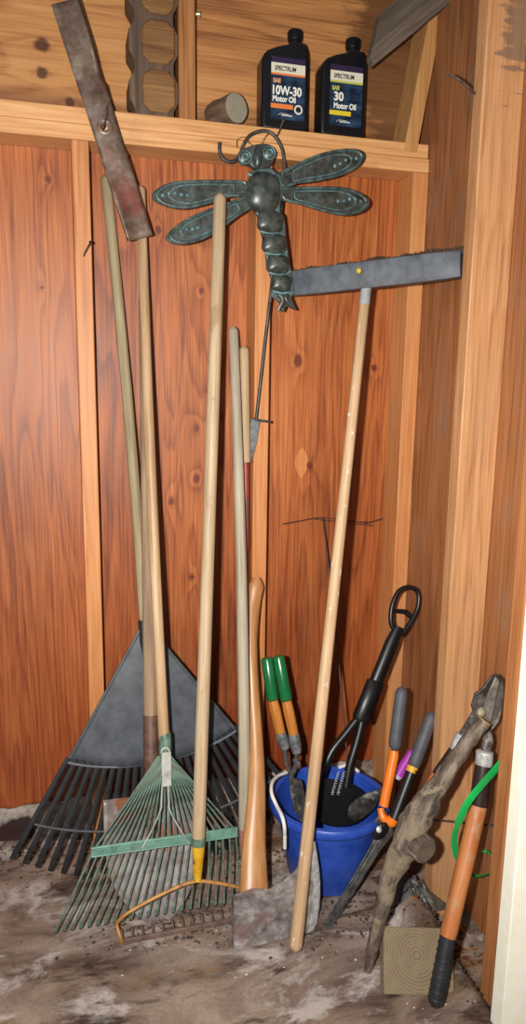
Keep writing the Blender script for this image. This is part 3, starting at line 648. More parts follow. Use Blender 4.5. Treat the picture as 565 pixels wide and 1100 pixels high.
# ------------------------------------------------------------------ axe
hick = stick('hickory', [(.25, '#845632'), (.5, '#ad7a4a'), (.72, '#c49364')], 61, .38, fine=120, spec=.5)
t = thing('axe', 'broad headed axe standing on its head with curved varnished wooden handle', 'axe', tuple(onz(300, 1018)))
AX = [(275,621,-.125),(275,630,-.135),(271.5,650,-.15),(269,690,-.19),(271,740,-.235),(275,800,-.30),(275.5,850,-.36),(273,905,-.42),(273,955,-.475),(273,975,-.49)]
pa = [at(x, y, Y) for x, y, Y in AX]; ra = [(.012, .010), (.0135, .0205), (.0145, .0195), (.0145, .017), (.015, .0165), (.0155, .0175), (.0155, .021), (.016, .027), (.017, .033), (.017, .033)]
pts = dense(pa, 5); rads = []
for i in range(len(pts)):
    q = i/5; j = min(int(q), len(ra)-2); f = q-j; rads.append((lerp(ra[j][0], ra[j+1][0], f), lerp(ra[j][1], ra[j+1][1], f)))
hb = sweep(BM(), pts, rads, 18)
obj('handle', hb, hick, t, M=frame(pts[-1], pts[5]))
def ah(x, y, Y=-.515): return at(x, y, Y)
am = G('axe steel'); n = am.noise(am.co, 26, 6, .7); n2 = am.noise(am.scale((1, 1, 1), (4, 4, 4)), 12, 5, .65)
c = am.ramp(n, [(.35, '#5a5350'), (.5, '#8a8380'), (.66, '#bdb8b4')]); c = am.mix(am.ramp(n2, [(.54, 0), (.64, .7)]), c, '#74534e')
axm = am.out(c, .45, metal=.12, bump=n, bs=.35)
# head: grid from poll (left) to edge (right); thickness tapers
top = [(250,966),(262,962),(273,958),(290,958),(305,949),(318,936),(330,915),(338,904)]
bot = [(250,1017),(262,1018),(273,1018),(290,1018),(305,1018),(318,1019),(328,1021),(333,1022)]
thk = [.026, .028, .028, .022, .016, .010, .005, .0012]
fl = lambda p: V((p.x, p.y, max(p.z, .002)))
b = BM(); F_, Bk = [], []
for (tx, ty), (bx_, by), th in zip(top, bot, thk):
    cf, cb_ = [], []
    for j in range(7):
        s = j/6; x = lerp(tx, bx_, s); y = lerp(ty, by, s)
        if tx > 325: x += 8*sin(pi*s)*(1 if tx > 335 else .5)
        p = ah(x, y, -.515); bul = th*.5*(1-.15*abs(s-.5)*2)
        cf.append(b.verts.new(fl(p)+V((0, -bul, 0)))); cb_.append(b.verts.new(fl(p)+V((0, bul, 0))))
    F_.append(cf); Bk.append(cb_)
for i in range(7):
    for j in range(6):
        b.faces.new((F_[i][j], F_[i+1][j], F_[i+1][j+1], F_[i][j+1])); b.faces.new((Bk[i][j+1], Bk[i+1][j+1], Bk[i+1][j], Bk[i][j]))
    b.faces.new((F_[i][0], Bk[i][0], Bk[i+1][0], F_[i+1][0])); b.faces.new((F_[i][6], F_[i+1][6], Bk[i+1][6], Bk[i][6]))
for i in (0, 7):
    for j in range(6): b.faces.new((F_[i][j], F_[i][j+1], Bk[i][j+1], Bk[i][j]))
hd_ = obj('head', b, axm, t, bevel=.0015, smooth=35)
b = BM(); e = []
for j in range(9):
    s = j/8; x = lerp(338, 333, s)+8*sin(pi*s); y = lerp(904, 1022, s); p = fl(ah(x, y)); e.append(p)
b2 = [p+V((-.016, 0, 0)) for p in e]
A_ = [b.verts.new(p+V((.0008, 0, 0))) for p in e]; Ff = [b.verts.new(p+V((0, -.0042, 0))) for p in b2]; Bb = [b.verts.new(p+V((0, .0042, 0))) for p in b2]
for j in range(8): b.faces.new((A_[j], A_[j+1], Ff[j+1], Ff[j])); b.faces.new((A_[j], Bb[j], Bb[j+1], A_[j+1])); b.faces.new((Ff[j], Ff[j+1], Bb[j+1], Bb[j]))
obj('cutting_edge', b, chrome, hd_, M=Matrix.Translation(e[4]), label='bright ground cutting edge')
# ------------------------------------------------------------------ push broom, upside down
Bb_, Tt = V((.395, -.571, .012)), at(393, 312, -.24)
t = thing('push_broom', 'upside down push broom, grey head with worn bristles on speckled pole', 'broom', (.395, -.571, 0))
pw = stick('paint speckled wood', [(.3, '#957553'), (.5, '#b89672'), (.7, '#cfb08c')], 71, .6, speck=('#dcd8d0', .75, 70, .63))
b = BM(); pole(b, Bb_, Tt, .0140, .0115, n=16); P_ = obj('pole', b, pw, t, M=frame(Bb_, Tt))
b = BM(); d = (Tt-Bb_).normalized(); sweep(b, [Tt-d*.035, Tt+d*.02], [.0122, .0122], 16); obj('tip', b, plastic('grey tip', '#8f9294', .5, '#a8aaab'), P_, M=frame(Bb_, Tt), label='grey painted pole end')
hl, hr = at(308, 306, -.105), at(496, 284, -.385); cc = (hl+hr)/2; hx = (hr-hl)/2; nf = hx.cross(V((0, 0, 1))).normalized()
if nf.y > 0: nf = -nf
upd = hx.cross(nf).normalized(); upd = upd if upd.z > 0 else -upd
gb = metal('grey painted broom head', '#484c53', '#60656c', '#5c5a5b', sc=22, rough=.55, met=.0)
b = BM(); N_ = 24; rows = []
for i in range(N_+1):
    s = i/N_*2-1; hgt = .0285*(1-.10*s**6); c0_ = cc+hx*s
    th = .017
    rows.append([b.verts.new(c0_+upd*(hgt*u)+nf*(th*v)) for u, v in ((-1,-.8),(-1,.8),(-.7,1),(.7,1),(1,.8),(1,-.8),(.7,-1),(-.7,-1))])
for i in range(N_):
    for k in range(8): b.faces.new((rows[i][k], rows[i][(k+1) % 8], rows[i+1][(k+1) % 8], rows[i+1][k]))
b.faces.new(rows[0][::-1]); b.faces.new(rows[-1]); hd_ = obj('head_block', b, gb, t, M=frame(hl, hr), label='grey painted wooden head')
b = BM()
for i in range(900):
    s = random.uniform(-.98, 1.03); q = cc+hx*s+upd*.022+nf*random.uniform(-.013, .010); hgt = .007+.006*noise.noise(V((s*5, 0, 0)))+.005*(s+1)*.6
    e = q+upd*max(.004, hgt+random.uniform(-.002, .004))+hx.normalized()*random.uniform(-.004, .004)+nf*random.uniform(-.004, .004)
    sweep(b, [q, e], [.0019, .0012], 4)
tag(obj('bristles', b, stick('dark worn bristles', [(.3, '#2b201a'), (.7, '#5a4536')], 5, .9), hd_, M=frame(hl, hr)), kind='stuff', label='short worn dark bristles')
b = BM(); q = at(386, 291, -.262)+nf*.004; dome(b, q, hx.normalized()*.0065, upd*.0065, nf*.004, 14, 4); obj('screw_head', b, flat('yellow screw', '#b9a12e', .45), hd_, M=Matrix.Translation(q), label='small yellow screw head')
# ------------------------------------------------------------------ blue bucket
blue = plastic('blue plastic', '#1d3f9c', .42, '#3156b4')
BC = V((.552, -.335, 0))
t = thing('bucket', 'blue plastic bucket full of tools standing beside the axe', 'bucket', tuple(BC))
prof = [(.0, .004), (.088, .004), (.092, .002), (.094, .006), (.1065, .085), (.1095, .086), (.121, .150), (.1245, .152), (.129, .168), (.130, .176), (.141, .180), (.1455, .186), (.1455, .198), (.142, .203), (.134, .205), (.128, .201), (.124, .175), (.112, .110), (.098, .02), (.09, .010), (0, .010)]
b = BM(); seg = 56; rings = []
for r, z in prof:
    if r == 0: rings.append([b.verts.new(BC+V((0, 0, z)))])
    else: rings.append([b.verts.new(BC+V((r*cos(2*pi*k/seg), r*sin(2*pi*k/seg), z))) for k in range(seg)])
for A_, B_ in zip(rings, rings[1:]):
    for k in range(seg):
        k2 = (k+1) % seg
        if len(A_) == 1: b.faces.new((A_[0], B_[k2], B_[k]))
        elif len(B_) == 1: b.faces.new((A_[k], A_[k2], B_[0]))
        else: b.faces.new((A_[k], A_[k2], B_[k2], B_[k]))
obj('body', b, blue, t)
rope = stick('white rope', [(.3, '#c9c7bf'), (.7, '#efeee8')], 9, .8, fine=300)
b = BM(); rp = [at(305, 908, -.435)+V((0,-.004,0)), onz(306, 893, .160)+V((0,0,0)), onz(303.5, 878, .203)+V((0, 0, .006)), onz(298, 862, .209), onz(290, 851, .212)+V((.03, 0, .0)), onz(294, 836, .209), onz(305, 828, .207), onz(318, 823, .207)]
rp = [at(306, 897, -.445), at(305.5, 888, -.452), at(303, 877, -.44), at(297, 865, -.40), at(292, 853, -.375), at(292, 842, -.34), at(298, 834, -.30), at(310, 829, -.27)]
sweep(b, dense(rp, 6), .0042, 10); obj('rope_handle', b, rope, t, label='white rope handle'); b = BM()
sweep(b, dense([onz(362, 824, .205)+V((0, -.01, .004)), onz(375, 822, .212), onz(386, 830, .208)+V((0, .005, 0))], 6), .0042, 10); obj('rope_end', b, rope, t, label='white rope at the far rim')
b = BM(); sweep(b, dense([at(306, 899, -.443), at(306, 911, -.437)], 3), .0042, 10); obj('rope_tail', b, rope, t, label='white rope end below the rim')
# ------------------------------------------------------------------ green gripped hand shears in bucket
Y0, K = -.40, .34; ls = lambda x, y: lean(x, y, Y0, K)
sm0 = metal('dark tool steel', '#2c2a29', '#4c4846', '#6f6a66', sc=40, rough=.4, met=.6)
t = thing('grass_shears', 'old hand shears with green grips and varnished wood handles in bucket', 'shears', tuple(ls(322, 880)))
gg = plastic('glossy green', '#0f5a30', .25, '#1a6b3c'); vw = stick('varnished wood', [(.3, '#8a4f1c'), (.6, '#c27f38'), (.8, '#d89a52')], 81, .25, spec=.6)
for g0, g1, w1, f1, sd_ in (((288,709),(294.5,754),(303,790),(308,807),-1), ((299,705),(307.5,752),(315.5,789),(319,809),1)):
    dz = 0 if sd_ > 0 else .012
    o_ = V((0, dz, 0)); a_, b_, c_, d_ = (ls(*q)+o_ for q in (g0, g1, w1, f1))
    b = BM(); sweep(b, [b_, lerp(b_, a_, .04), lerp(b_, a_, .96), a_, a_+(a_-b_)*.02], [.0135, .0150, .0150, .0135, .008], 18); obj('grip', b, gg, t, M=frame(b_, a_), label='glossy green grip')
    b = BM(); sweep(b, [b_+(b_-a_)*.02, lerp(b_, c_, .3), lerp(b_, c_, .8), c_], [.0125, .0138, .0128, .0122], 16); obj('handle', b, vw, t, M=frame(c_, b_), label='varnished wooden handle')
    b = BM(); sweep(b, [c_, lerp(c_, d_, .6), d_], [.0138, .014, .011], 16); obj('ferrule', b, steelg, t, M=frame(d_, c_), label='steel ferrule')
    e0_ = ls(315 if sd_ < 0 else 313, 838)+o_; e1_ = ls(322 if sd_ < 0 else 318, 872)+o_
    b = BM(); sweep(b, dense([d_, lerp(d_, e0_, .5)+V((sd_*.004, 0, 0)), e0_, e1_], 4), [(.004, .0065)]*13, 8); obj('tang', b, sm0, t, M=frame(e1_, d_))
b = BM(); q = ls(318, 818); sweep(b, [q+V((.0, -.014, 0)), q+V((0, .006, 0))], .007, 12); obj('pivot_bolt', b, steelg, t)
# jaws
b = BM(); q = ls(319, 866); slab(b, [ls(312, 835), ls(324, 838), ls(330, 865), ls(328, 885), ls(322, 882), ls(314, 862)], (0, .006, 0)); obj('jaw', b, sm0, t, bevel=.001)
# ------------------------------------------------------------------ black D handle scoop in bucket
Y0, K = -.385, .27; ld = lambda x, y: lean(x, y, Y0, K); ND = fr_plane(Y0, K)
bp = plastic('black shovel plastic', '#0a0a0b', .38, '#17171a')
t = thing('folding_shovel', 'black plastic scoop shovel with D handle standing in the bucket', 'shovel', tuple(ld(362, 880)))
lp = [(424,678),(420,668),(421,652),(427,637),(436,631),(446,633),(450,641),(448,655),(440,670),(431,681)]
b = BM(); sweep(b, dense([ld(x, y) for x, y in lp+lp[:1]], 5)[:-1], .0062, 10, closed=True)
Hn = obj('handle_loop', b, bp, t, M=Matrix.Translation(ld(427, 680)))
b = BM(); sweep(b, [ld(423.5, 656), ld(434, 657), ld(444, 665)], [.0055, .0065, .0055], 10); obj('cross_grip', b, bp, Hn, M=Matrix.Translation(ld(434, 660)))
b = BM(); sweep(b, [ld(428, 674), ld(421, 690), ld(403, 735)], [(.010, .013), (.013, .0185), (.013, .0185)], 12, ref=ND); obj('shaft', b, bp, t, M=frame(ld(403, 735), ld(421, 690)))
b = BM(); sweep(b, [ld(404, 731), ld(403.5, 733), ld(388, 772), ld(387, 775)], [(.014, .020), (.017, .0245), (.017, .0245), (.014, .02)], 12, ref=ND); obj('grip_sleeve', b, bp, t, M=frame(ld(387, 775), ld(404, 733)))
b = BM(); sweep(b, dense([ld(390, 770), ld(384, 795), ld(376, 822), ld(372, 845)], 4), [(.010, .011)]*13, 10, ref=ND); sweep(b, dense([ld(384, 772), ld(370, 790), ld(356, 808), ld(345, 835), ld(342, 850)], 4), [(.009, .010)]*17, 10, ref=ND)
obj('fork_arms', b, bp, t, M=frame(ld(345, 850), ld(390, 770)))
bo = [(337,842),(345,836),(362,838),(378,842),(392,852),(396,868),(388,882),(366,888),(345,884),(335,868)]
b = BM(); slab(b, dense([ld(x, y)+V((0, 0, 0)) for x, y in bo]+[ld(*bo[0])], 3)[:-1], ND*.008); obj('scoop', b, bp, t, bevel=.003)
b = BM()
for k in range(2):
    for i in range(1):
        a_, c_ = ld(362+k*6, 828)+ND*.012, ld(355+k*6, 852)+ND*.012; L_ = (c_-a_)
        pts = [a_+L_*(j/70)+V((cos(j*.9)*.003, sin(j*.9)*.003, 0)) for j in range(71)]; sweep(b, pts, .0008, 5)
obj('spring_pair', b, chrome, t, label='pair of bright springs')
# ------------------------------------------------------------------ thin wire stake
Y0, K = -.375, .42; lw = lambda x, y: lean(x, y, Y0, K)
t = thing('wire_stake', 'thin rusty wire stake with crossed top standing in the bucket', 'wire stake', tuple(lw(379, 880)))
wirem = metal('thin rusty wire', '#2a1d18', '#4a352c', sc=80, rough=.6, met=.4)
b = BM(); sweep(b, dense([lw(347, 557), lw(352, 600), lw(361, 680), lw(369, 770), lw(376, 845), lw(379, 883)], 5), .0023, 6); obj('stem', b, wirem, t)
b = BM(); sweep(b, dense([lw(304, 563), lw(320, 560), lw(345, 556), lw(370, 559), lw(395, 561), lw(411, 557)], 4), .0015, 6); sweep(b, dense([lw(338, 557.5), lw(366, 561), lw(385, 563), lw(400, 565)], 4), .0014, 6); sweep(b, [lw(385, 561), lw(399, 563)], .0012, 6); obj('cross_wires', b, wirem, t)
# ------------------------------------------------------------------ orange hedge shears
Y0, K = -.514, .28; lo_ = lambda x, y, o=0: lean(x, y, Y0+o, K); NO = fr_plane(Y0, K)
t = thing('hedge_shears', 'hedge shears with orange and black handles and grey grips beside bucket', 'shears', tuple(onz(355, 994)))
gr = plastic('grey rubber grip', '#43444a', .6, '#55565c'); orp = plastic('orange plastic', '#e0701c', .35, '#ea7f2a'); bkp = plastic('black handle plastic', '#101012', .4, '#1b1b1e')
g0, g1, h1_ = lo_(432, 738), lo_(423.5, 806), lo_(412, 866)
b = BM(); pole(b, g1, g0, .0150, .0150, r0=True, n=5); obj('grip', b, gr, t, M=frame(g1, g0), label='grey rubber grip')
b = BM(); sweep(b, [g1, lo_(423, 812), h1_], [.0105, .0118, .0112], 16); obj('handle', b, orp, t, M=frame(h1_, g1), label='orange handle')
g2, g3, h2_ = lo_(465, 765, -.02), lo_(443, 826, -.02), lo_(423, 880, -.02)
b = BM(); pole(b, g3, g2, .0150, .0150, r0=True, n=5); obj('grip', b, gr, t, M=frame(g3, g2), label='grey rubber grip')
b = BM(); sweep(b, [g3, h2_], [.0125, .0125], 16); hh_ = obj('handle', b, bkp, t, M=frame(h2_, g3), label='black handle')
b = BM(); sweep(b, [lo_(443.5, 823, -.02), lo_(441.5, 829, -.02)], [.0128, .0128], 16); obj('yellow_ring', b, flat('yellow ring', '#d8a02a'), hh_, M=frame(h2_, g3), label='thin yellow ring')
b = BM(); sweep(b, dense([lo_(423, 878, -.02), lo_(419, 884, -.015), lo_(411, 877, -.01), lo_(409, 868, -.005)], 4), [.0125]*4+[.010]*5+[.008]*4, 12); obj('orange_yoke', b, orp, t, M=Matrix.Translation(lo_(415, 880)), label='orange yoke of the black handle')
sm = metal('dark blade steel', '#3a3938', '#5e5c5a', '#6f6d6b', sc=40, rough=.35, met=.6)
b = BM(); pv0 = lo_(406, 893, -.015)
slab(b, [lo_(411, 868), lo_(403, 882), lo_(400, 905), lo_(380, 940), lo_(348, 993), lo_(352, 998), lo_(358, 993), lo_(386, 950), lo_(408, 912), lo_(416, 890), lo_(416, 872)], NO*.005); obj('blade', b, sm, t, bevel=.001)
b = BM(); slab(b, [lo_(421, 880, -.012), lo_(412, 888, -.012), lo_(404, 905, -.012), lo_(380, 945, -.012), lo_(357, 982, -.010), lo_(360, 986, -.010), lo_(386, 948, -.012), lo_(408, 914, -.012), lo_(422, 896, -.012)], NO*.005); obj('blade', b, sm, t, bevel=.001)
b = BM(); dome(b, lo_(409, 893, -.015), V((.55, 0, .83))*.024, V((.83, 0, -.55))*.018, NO*.009, 18, 6); obj('pivot_cover', b, bkp, t)
b = BM(); dome(b, lo_(407, 891, -.024), (.007, 0, 0), (0, .003, .007), NO*.004, 14, 5); obj('pivot_bolt', b, chrome, t)
# ------------------------------------------------------------------ purple trowel
t = thing('hand_trowel', 'purple handled garden trowel poking out between bucket and hedge shears', 'trowel', tuple(at(395, 862, -.36)))
a_, b_ = at(440, 812, -.385), at(428, 832, -.385); c_ = at(388, 868, -.36)
b = BM(); pole(b, b_, a_+(a_-b_)*.3, .0140, .009, r0=False, n=6); obj('handle', b, plastic('purple plastic', '#9c2f9a', .4, '#ad3cab'), t, M=frame(b_, a_), label='bright purple handle')
b = BM(); sweep(b, [b_+(a_-b_)*.02, b_-(a_-b_)*.18], [.0125, .010], 14); obj('collar', b, plastic('pale collar', '#b9b4bc', .4), t, M=frame(b_, a_), label='pale collar')
b = BM(); sweep(b, [b_, lerp(b_, c_, .55)], .0045, 8); obj('neck', b, sm, t, M=frame(c_, b_))
b = BM(); dd = (c_-b_).normalized(); sdv = dd.cross(V((0, -1, .3))).normalized(); p0 = lerp(b_, c_, .5)
grid(b, lambda u, v: p0+dd*(.10*u)+sdv*((v-.5)*.05*min(1, .35+u*1.6)*(1 if u < .8 else 1-(u-.8)*3.2))+V((0, -.006*(1-((v-.5)*2)**2), 0)), 10, 8); obj('blade', b, sm0, t, M=frame(c_, b_), solid=.002)
# ------------------------------------------------------------------ gnarled root
gm = G('muddy old root'); n = gm.noise(gm.scale((60, 60, 12)), 1, 6, .7); n2 = gm.noise(gm.co, 18, 5, .65)
c = gm.ramp(n, [(.32, '#28211c'), (.48, '#574a3f'), (.64, '#85786a')])
sx_ = gm.t.nodes.new('ShaderNodeSeparateXYZ'); gm.put(sx_.inputs[0], gm.co)
mz = gm.math('SUBTRACT', .09, gm.math('ABSOLUTE', gm.math('SUBTRACT', sx_.outputs['Z'], .24)))
mud = gm.math('MULTIPLY_ADD', gm.math('SUBTRACT', n2, .5), 2.4, gm.math('MULTIPLY', mz, 2.6))
c = gm.mix(gm.ramp(mud, [(.02, 0), (.14, .85)]), c, gm.ramp(n2, [(.4, '#5f5242'), (.6, '#877860')]))
rootm = gm.out(c, .9, bump=gm.math('ADD', n, n2), bs=.9, bd=.005)
LG = [(395,1043,-.655),(401,1015,-.655),(410,975,-.655),(422,935,-.657),(438,903,-.66),(452,872,-.66),(468,848,-.662),(487,818,-.665),(508,790,-.668),(520,774,-.67)]
pts = dense([at(*q) for q in LG], 6)
rr = [.008, .012, .016, .019, .029, .029, .020, .0165, .014, .0135]; rads = []
for i in range(len(pts)):
    q = i/6; j = min(int(q), len(rr)-2); rads.append(lerp(rr[j], rr[j+1], q-j))
t = thing('gnarled_branch', 'gnarled muddy branch with sawn knot leaning between block and wall', 'branch', tuple(onz(396, 1044)))
b = BM(); sweep(b, pts, rads, 24, jit=.26); tr = obj('trunk', b, rootm, t, M=frame(pts[0], pts[-1]), smooth=80)
k0, k1 = at(445, 903, -.665), at(457, 914, -.70)
b = BM(); sweep(b, [lerp(k0, k1, i/5) for i in range(6)], [.028, .030, .029, .028, .027, .025], 20, jit=.10); obj('knot_stub', b, rootm, t, M=frame(k0, k1), smooth=80)
b = BM(); dd = (k1-k0).normalized(); sweep(b, [k1, k1+dd*.002], [.0235, .022], 20, jit=.08); obj('sawn_face', b, stick('grey sawn end', [(.3, '#3f372e'), (.7, '#6a5d4c')], 3, .9, fine=40, streak=40), t, M=frame(k0, k1), label='grey sawn face of the knot')
e = pts[-1]; dd = (pts[-1]-pts[-3]).normalized(); b = BM(); sweep(b, [e, e+dd*.002], [.0155, .0145], 18, jit=.1); obj('sawn_tip', b, stick('tan sawn end', [(.3, '#8a6d45'), (.7, '#b3925f')], 6, .8, fine=40, streak=40), t, M=frame(pts[-3], e), label='pale tan sawn tip')
# ------------------------------------------------------------------ loppers upside down
t = thing('loppers', 'upside down loppers with worn orange handle and dark jaws against wall', 'loppers', tuple(onz(467, 1082)))
ow = stick('worn orange wood', [(.28, '#80492a'), (.5, '#ab6535'), (.72, '#c48352')], 91, .5, fine=80, speck=('#a88464', .6, 26, .58))
bg = plastic('black rubber', '#17181a', .45, '#2c2d30'); dkm = plastic('dark brown sleeve', '#241a18', .4, '#332624')
q = [onz(467, 1082, .012), at(481, 1006, -.735), at(514, 865, -.665), at(519.5, 822, -.648), at(521, 806, -.642)]
b = BM(); pole(b, q[0], q[1], .0165, .0155, r1=False, n=12)
obj('grip', b, bg, t, M=frame(q[0], q[1]), label='black rubber grip')
g_ = []
for k in range(8):
    p = lerp(q[0], q[1], .12+k*.11); b = BM() if k == 0 else b
    dd = (q[1]-q[0]).normalized(); sweep(b, [p-dd*.002, p, p+dd*.002], [.0160, .0172, .0160], 16)
obj('grip_ribs', b, bg, t, M=frame(q[0], q[1]))
b = BM(); sweep(b, [q[1], lerp(q[1], q[2], .05), lerp(q[1], q[2], .5), q[2]], [.0155, .0168, .0175, .0175], 18); obj('handle', b, ow, t, M=frame(q[1], q[2]), label='worn orange wooden handle')
b = BM(); sweep(b, [q[2], lerp(q[2], q[3], .1), q[3]], [.0175, .0185, .0168], 18); obj('sleeve', b, dkm, t, M=frame(q[2], q[3]), label='dark brown sleeve')
b = BM(); sweep(b, [q[3], lerp(q[3], q[4], .1), lerp(q[3], q[4], .9), q[4]], [.016, .0178, .0178, .012], 18); obj('ferrule', b, chrome, t, M=frame(q[3], q[4]), label='shiny steel ferrule')
jm = metal('dark dusty jaw steel', '#35302d', '#6a625b', '#8f877d', sc=35, rough=.5, met=.4)
b = BM(); sweep(b, dense([q[4], at(524, 795, -.636), at(520, 782, -.63), at(513, 768, -.622)], 4), [(.010, .012)]*5+[(.007, .013)]*8, 12); obj('tang', b, jm, t, M=Matrix.Translation(q[4]))
r = [at(490, 806, -.60), at(498, 789, -.605)]
b = BM(); sweep(b, [r[0], lerp(r[0], r[1], .1), r[1]], [.014, .0155, .015], 16); obj('ferrule', b, chrome, t, M=frame(*r), label='shiny steel ferrule')
r0 = at(471, 833, -.595); b = BM(); sweep(b, [r0, r[0]], [.0145, .0145], 16); obj('sleeve', b, dkm, t, M=frame(r0, r[0]), label='dark brown sleeve')
r00 = at(432, 896, -.585); b = BM(); pole(b, r00, r0, .015, .0145, r1=False, n=6); obj('handle', b, ow, t, M=frame(r00, r0), label='worn orange wooden handle')
b = BM(); sweep(b, dense([r[1], at(506, 776, -.612), at(513, 764, -.618)], 4), [(.007, .011)]*9, 12); obj('tang', b, jm, t, M=Matrix.Translation(r[1]))
NJ = V((-.2, -1, .2)).normalized()
def J(x, y, o=0): return at(x, y, -.632+o)
b = BM(); slab(b, [J(512,775), J(506,758), J(510,745), J(519,738), J(526,727), J(533,723), J(539,728), J(541,742), J(540,758), J(535,775), J(527,785), J(519,784)], NJ*.008); obj('jaw', b, jm, t, bevel=.0015, label='broad dark hooked jaw')
b = BM(); slab(b, [J(514,782,-.012), J(518,765,-.012), J(524,745,-.012), J(532,727,-.012), J(536,730,-.012), J(532,752,-.012), J(527,775,-.012), J(521,788,-.012)], NJ*.006); obj('cutting_blade', b, metal('worn blade', '#6a625c', '#8f8880', sc=50, rough=.4, met=.5), t, bevel=.001)
b = BM(); c_ = J(517, 765, -.018); dome(b, c_, (.010, 0, 0), (0, .002, .010), NJ*.007, 8, 4); obj('pivot_nut', b, metal('dusty nut', '#8a8066', '#aaa084', sc=60, rough=.6, met=.3), t)
# ------------------------------------------------------------------ green strap
gs = plastic('bright green plastic', '#12a04a', .4, '#1fb35a')
sp = [(541,816,-.665),(530,829,-.672),(515,846,-.695),(502,863,-.70),(494,880,-.69),(488,900,-.665),(490,918,-.645),(498,934,-.63),(510,941,-.625),(524,939,-.62),(536,934,-.62)]
b = BM(); pts = dense([at(*q) for q in sp], 5); sweep(b, pts, [(.0085 if i < 22 else .006, .0008) for i in range(len(pts))], 8, ref=(-.77, 0, .6))
tag(obj('plastic_strap', b, gs, M=Matrix.Translation(pts[len(pts)//2])), 'bright green plastic strap looped around the orange lopper handle', 'strap')
b = BM(); sweep(b, dense([at(519, 915, -.60), at(523, 914, -.60), at(529, 919, -.61), at(538, 922, -.62)], 4), [(.0045, .001)]*13, 8); tag(obj('plastic_strap', b, gs, M=Matrix.Translation(at(523, 916, -.60))), 'short green plastic strap end poking out by the near stud', 'strap')
# thin rod behind
a_, b_ = at(458, 880, -.50), at(536, 887, -.60)
b = BM(); sweep(b, [a_, b_], .0022, 8); tag(obj('metal_rod', b, wirem, M=frame(a_, b_)), 'thin dark metal rod running behind the branch and lopper handle', 'rod')
# ------------------------------------------------------------------ wood block with end grain
g = G('end grain'); ctr = V((.02, 0, .05)); q = g.vec('DISTANCE', g.co, (-.002, 0, .012))
q = g.math('ADD', q, g.math('MULTIPLY', g.noise(g.co, 14, 3), .012)); w = g.math('MULTIPLY_ADD', g.math('SINE', g.math('MULTIPLY', q, 1050)), .5, .5)
c = g.ramp(w, [(0, '#6f5f49'), (1, '#84725a')]); n = g.noise(g.co, 30, 5, .65); c = g.mix(g.ramp(n, [(.45, 0), (.7, .6)]), c, '#8d8162')
endg = g.out(c, .8, bump=w, bs=.15)
lk = lambda x, y, o=0: lean(x, y, -.735+o, .95)
NK = V((0, -1, .95)).normalized(); bl_ = [lk(413, 1068), lk(488, 1070), lk(487, 997), lk(412, 995)]
b = BM(); slab(b, [p-NK*.013 for p in bl_], NK*.026)
tag(obj('timber_block', b, endg, M=Matrix.Translation(sum(bl_, V())/4), bevel=.002), 'square timber offcut showing end grain at the foot of the loppers', 'wood block')
# ------------------------------------------------------------------ crumpled plastic and debris
t_ = plastic('crumpled grey plastic', '#2a2724', .45, '#6d6862')
cen = V((.715, -.455, -.012)); b = BM()
def cr(u, v):
    x = (u-.5)*.10; y = (v-.5)*.14; e = max(0, 1-((u-.5)**2+(v-.5)**2)*4)
    return cen+V((x-.04*(v-.5), y, +.012+.038*e*(.6+.9*abs(noise.noise(V((u*5, v*5, 1))))+.5*abs(noise.noise(V((u*12, v*12, 4)))))))
grid(b, cr, 40, 40); tag(obj('plastic_sheet', b, t_, M=Matrix.Translation(cen), solid=.001, smooth=25), 'crumpled dusty plastic sheet on the floor behind the branch', 'plastic sheet')
dirtm = metal('dirt crumbs', '#2a211b', '#5c4c3e', sc=60, rough=.9, met=0); leafm = metal('dead leaf bits', '#5c3216', '#8a5426', sc=40, rough=.8, met=0); chipm = flat('pale chips', '#c9c4bb', .8)
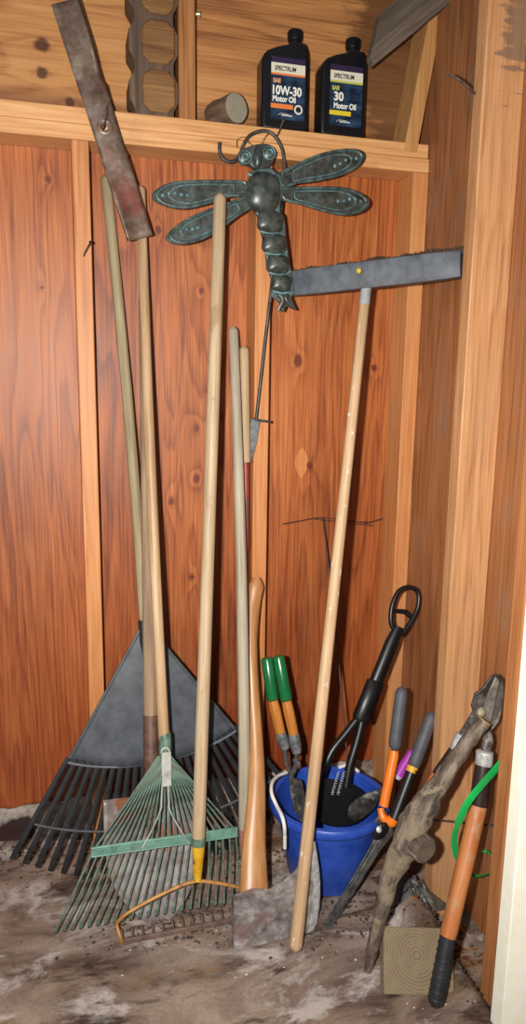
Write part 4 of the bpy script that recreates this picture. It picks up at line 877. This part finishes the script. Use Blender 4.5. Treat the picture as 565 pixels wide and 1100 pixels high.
def crumbs(name, n, areas, size, mat, label, flatk=.6):
    b = BM()
    for i in range(n):
        ax_, ay_, sx, sy = random.choice(areas); x = random.gauss(ax_, sx); y = random.gauss(ay_, sy)
        if y > -.02 or x > XW-.01 or (x > .755 and (-.73 < y < -.68 or -.475 < y < -.425)) or y < -.79 and x > .7: continue
        s = size*random.uniform(.4, 1.4); c = V((x, y, hfloor(x, y)+s*flatk*.4)); vs = []
        for dx, dy, dz in ((1,0,0),(0,1,0),(-1,0,0),(0,-1,0),(0,0,1),(0,0,-1)):
            vs.append(b.verts.new(c+V((dx, dy, dz*flatk))*s*random.uniform(.5, 1.1)))
        for f in ((0,1,4),(1,2,4),(2,3,4),(3,0,4),(1,0,5),(2,1,5),(3,2,5),(0,3,5)): b.faces.new([vs[k] for k in f])
    return tag(obj(name, b, mat, M=Matrix(), smooth=20), label, name.replace('_', ' '), kind='stuff')
crumbs('dirt', 1500, [(.75,-.45,.05,.15),(.4,-.2,.08,.06),(.6,-.5,.1,.04),(-.25,-.08,.12,.04),(.2,-.43,.12,.03),(.72,-.62,.03,.08),(.0,-.12,.15,.05)], .005, dirtm, 'loose dark dirt crumbs scattered along the walls')
crumbs('leaf_litter', 260, [(.40,-.24,.05,.04),(.74,-.45,.04,.1),(.80,-.60,.03,.05)], .008, leafm, 'bits of brown dead leaf around the bucket', .2)
crumbs('paint_chips', 45, [(.2,-.45,.09,.02),(-.2,-.06,.1,.02),(.6,-.75,.06,.02),(.3,-.56,.15,.04)], .0028, chipm, 'tiny pale chips on the floor near the rakes')
# ------------------------------------------------------------------ light
W = bpy.data.worlds.new('w'); S.world = W; W.use_nodes = True
W.node_tree.nodes['Background'].inputs[0].default_value = (.86, .93, 1, 1); W.node_tree.nodes['Background'].inputs[1].default_value = .17
ld_ = bpy.data.lights.new('camera_flash', 'AREA'); ld_.shape = 'DISK'; ld_.size = .035; ld_.energy = 36.5; ld_.color = (1, .97, .92); ld_.spread = radians(160)
lo = bpy.data.objects.new('camera_flash', ld_); COL.objects.link(lo)
lp_ = CAM - R2*.10 + U2*.02; Ml = Matrix((R2, U2, -FW)).transposed().to_4x4(); Ml.translation = lp_; lo.matrix_world = Ml
cd = bpy.data.cameras.new('camera'); cd.sensor_fit = 'VERTICAL'; cd.sensor_height = 36; cd.lens = F/1100*36; cd.clip_start = .02
co = bpy.data.objects.new('camera', cd); COL.objects.link(co)
Mc = Matrix((R2, U2, -FW)).transposed().to_4x4(); Mc.translation = CAM; co.matrix_world = Mc
S.camera = co
vs = S.view_settings; vs.view_transform = 'Standard'; vs.look = 'None'; vs.gamma = 1; vs.exposure = 0; vs.use_curve_mapping = False
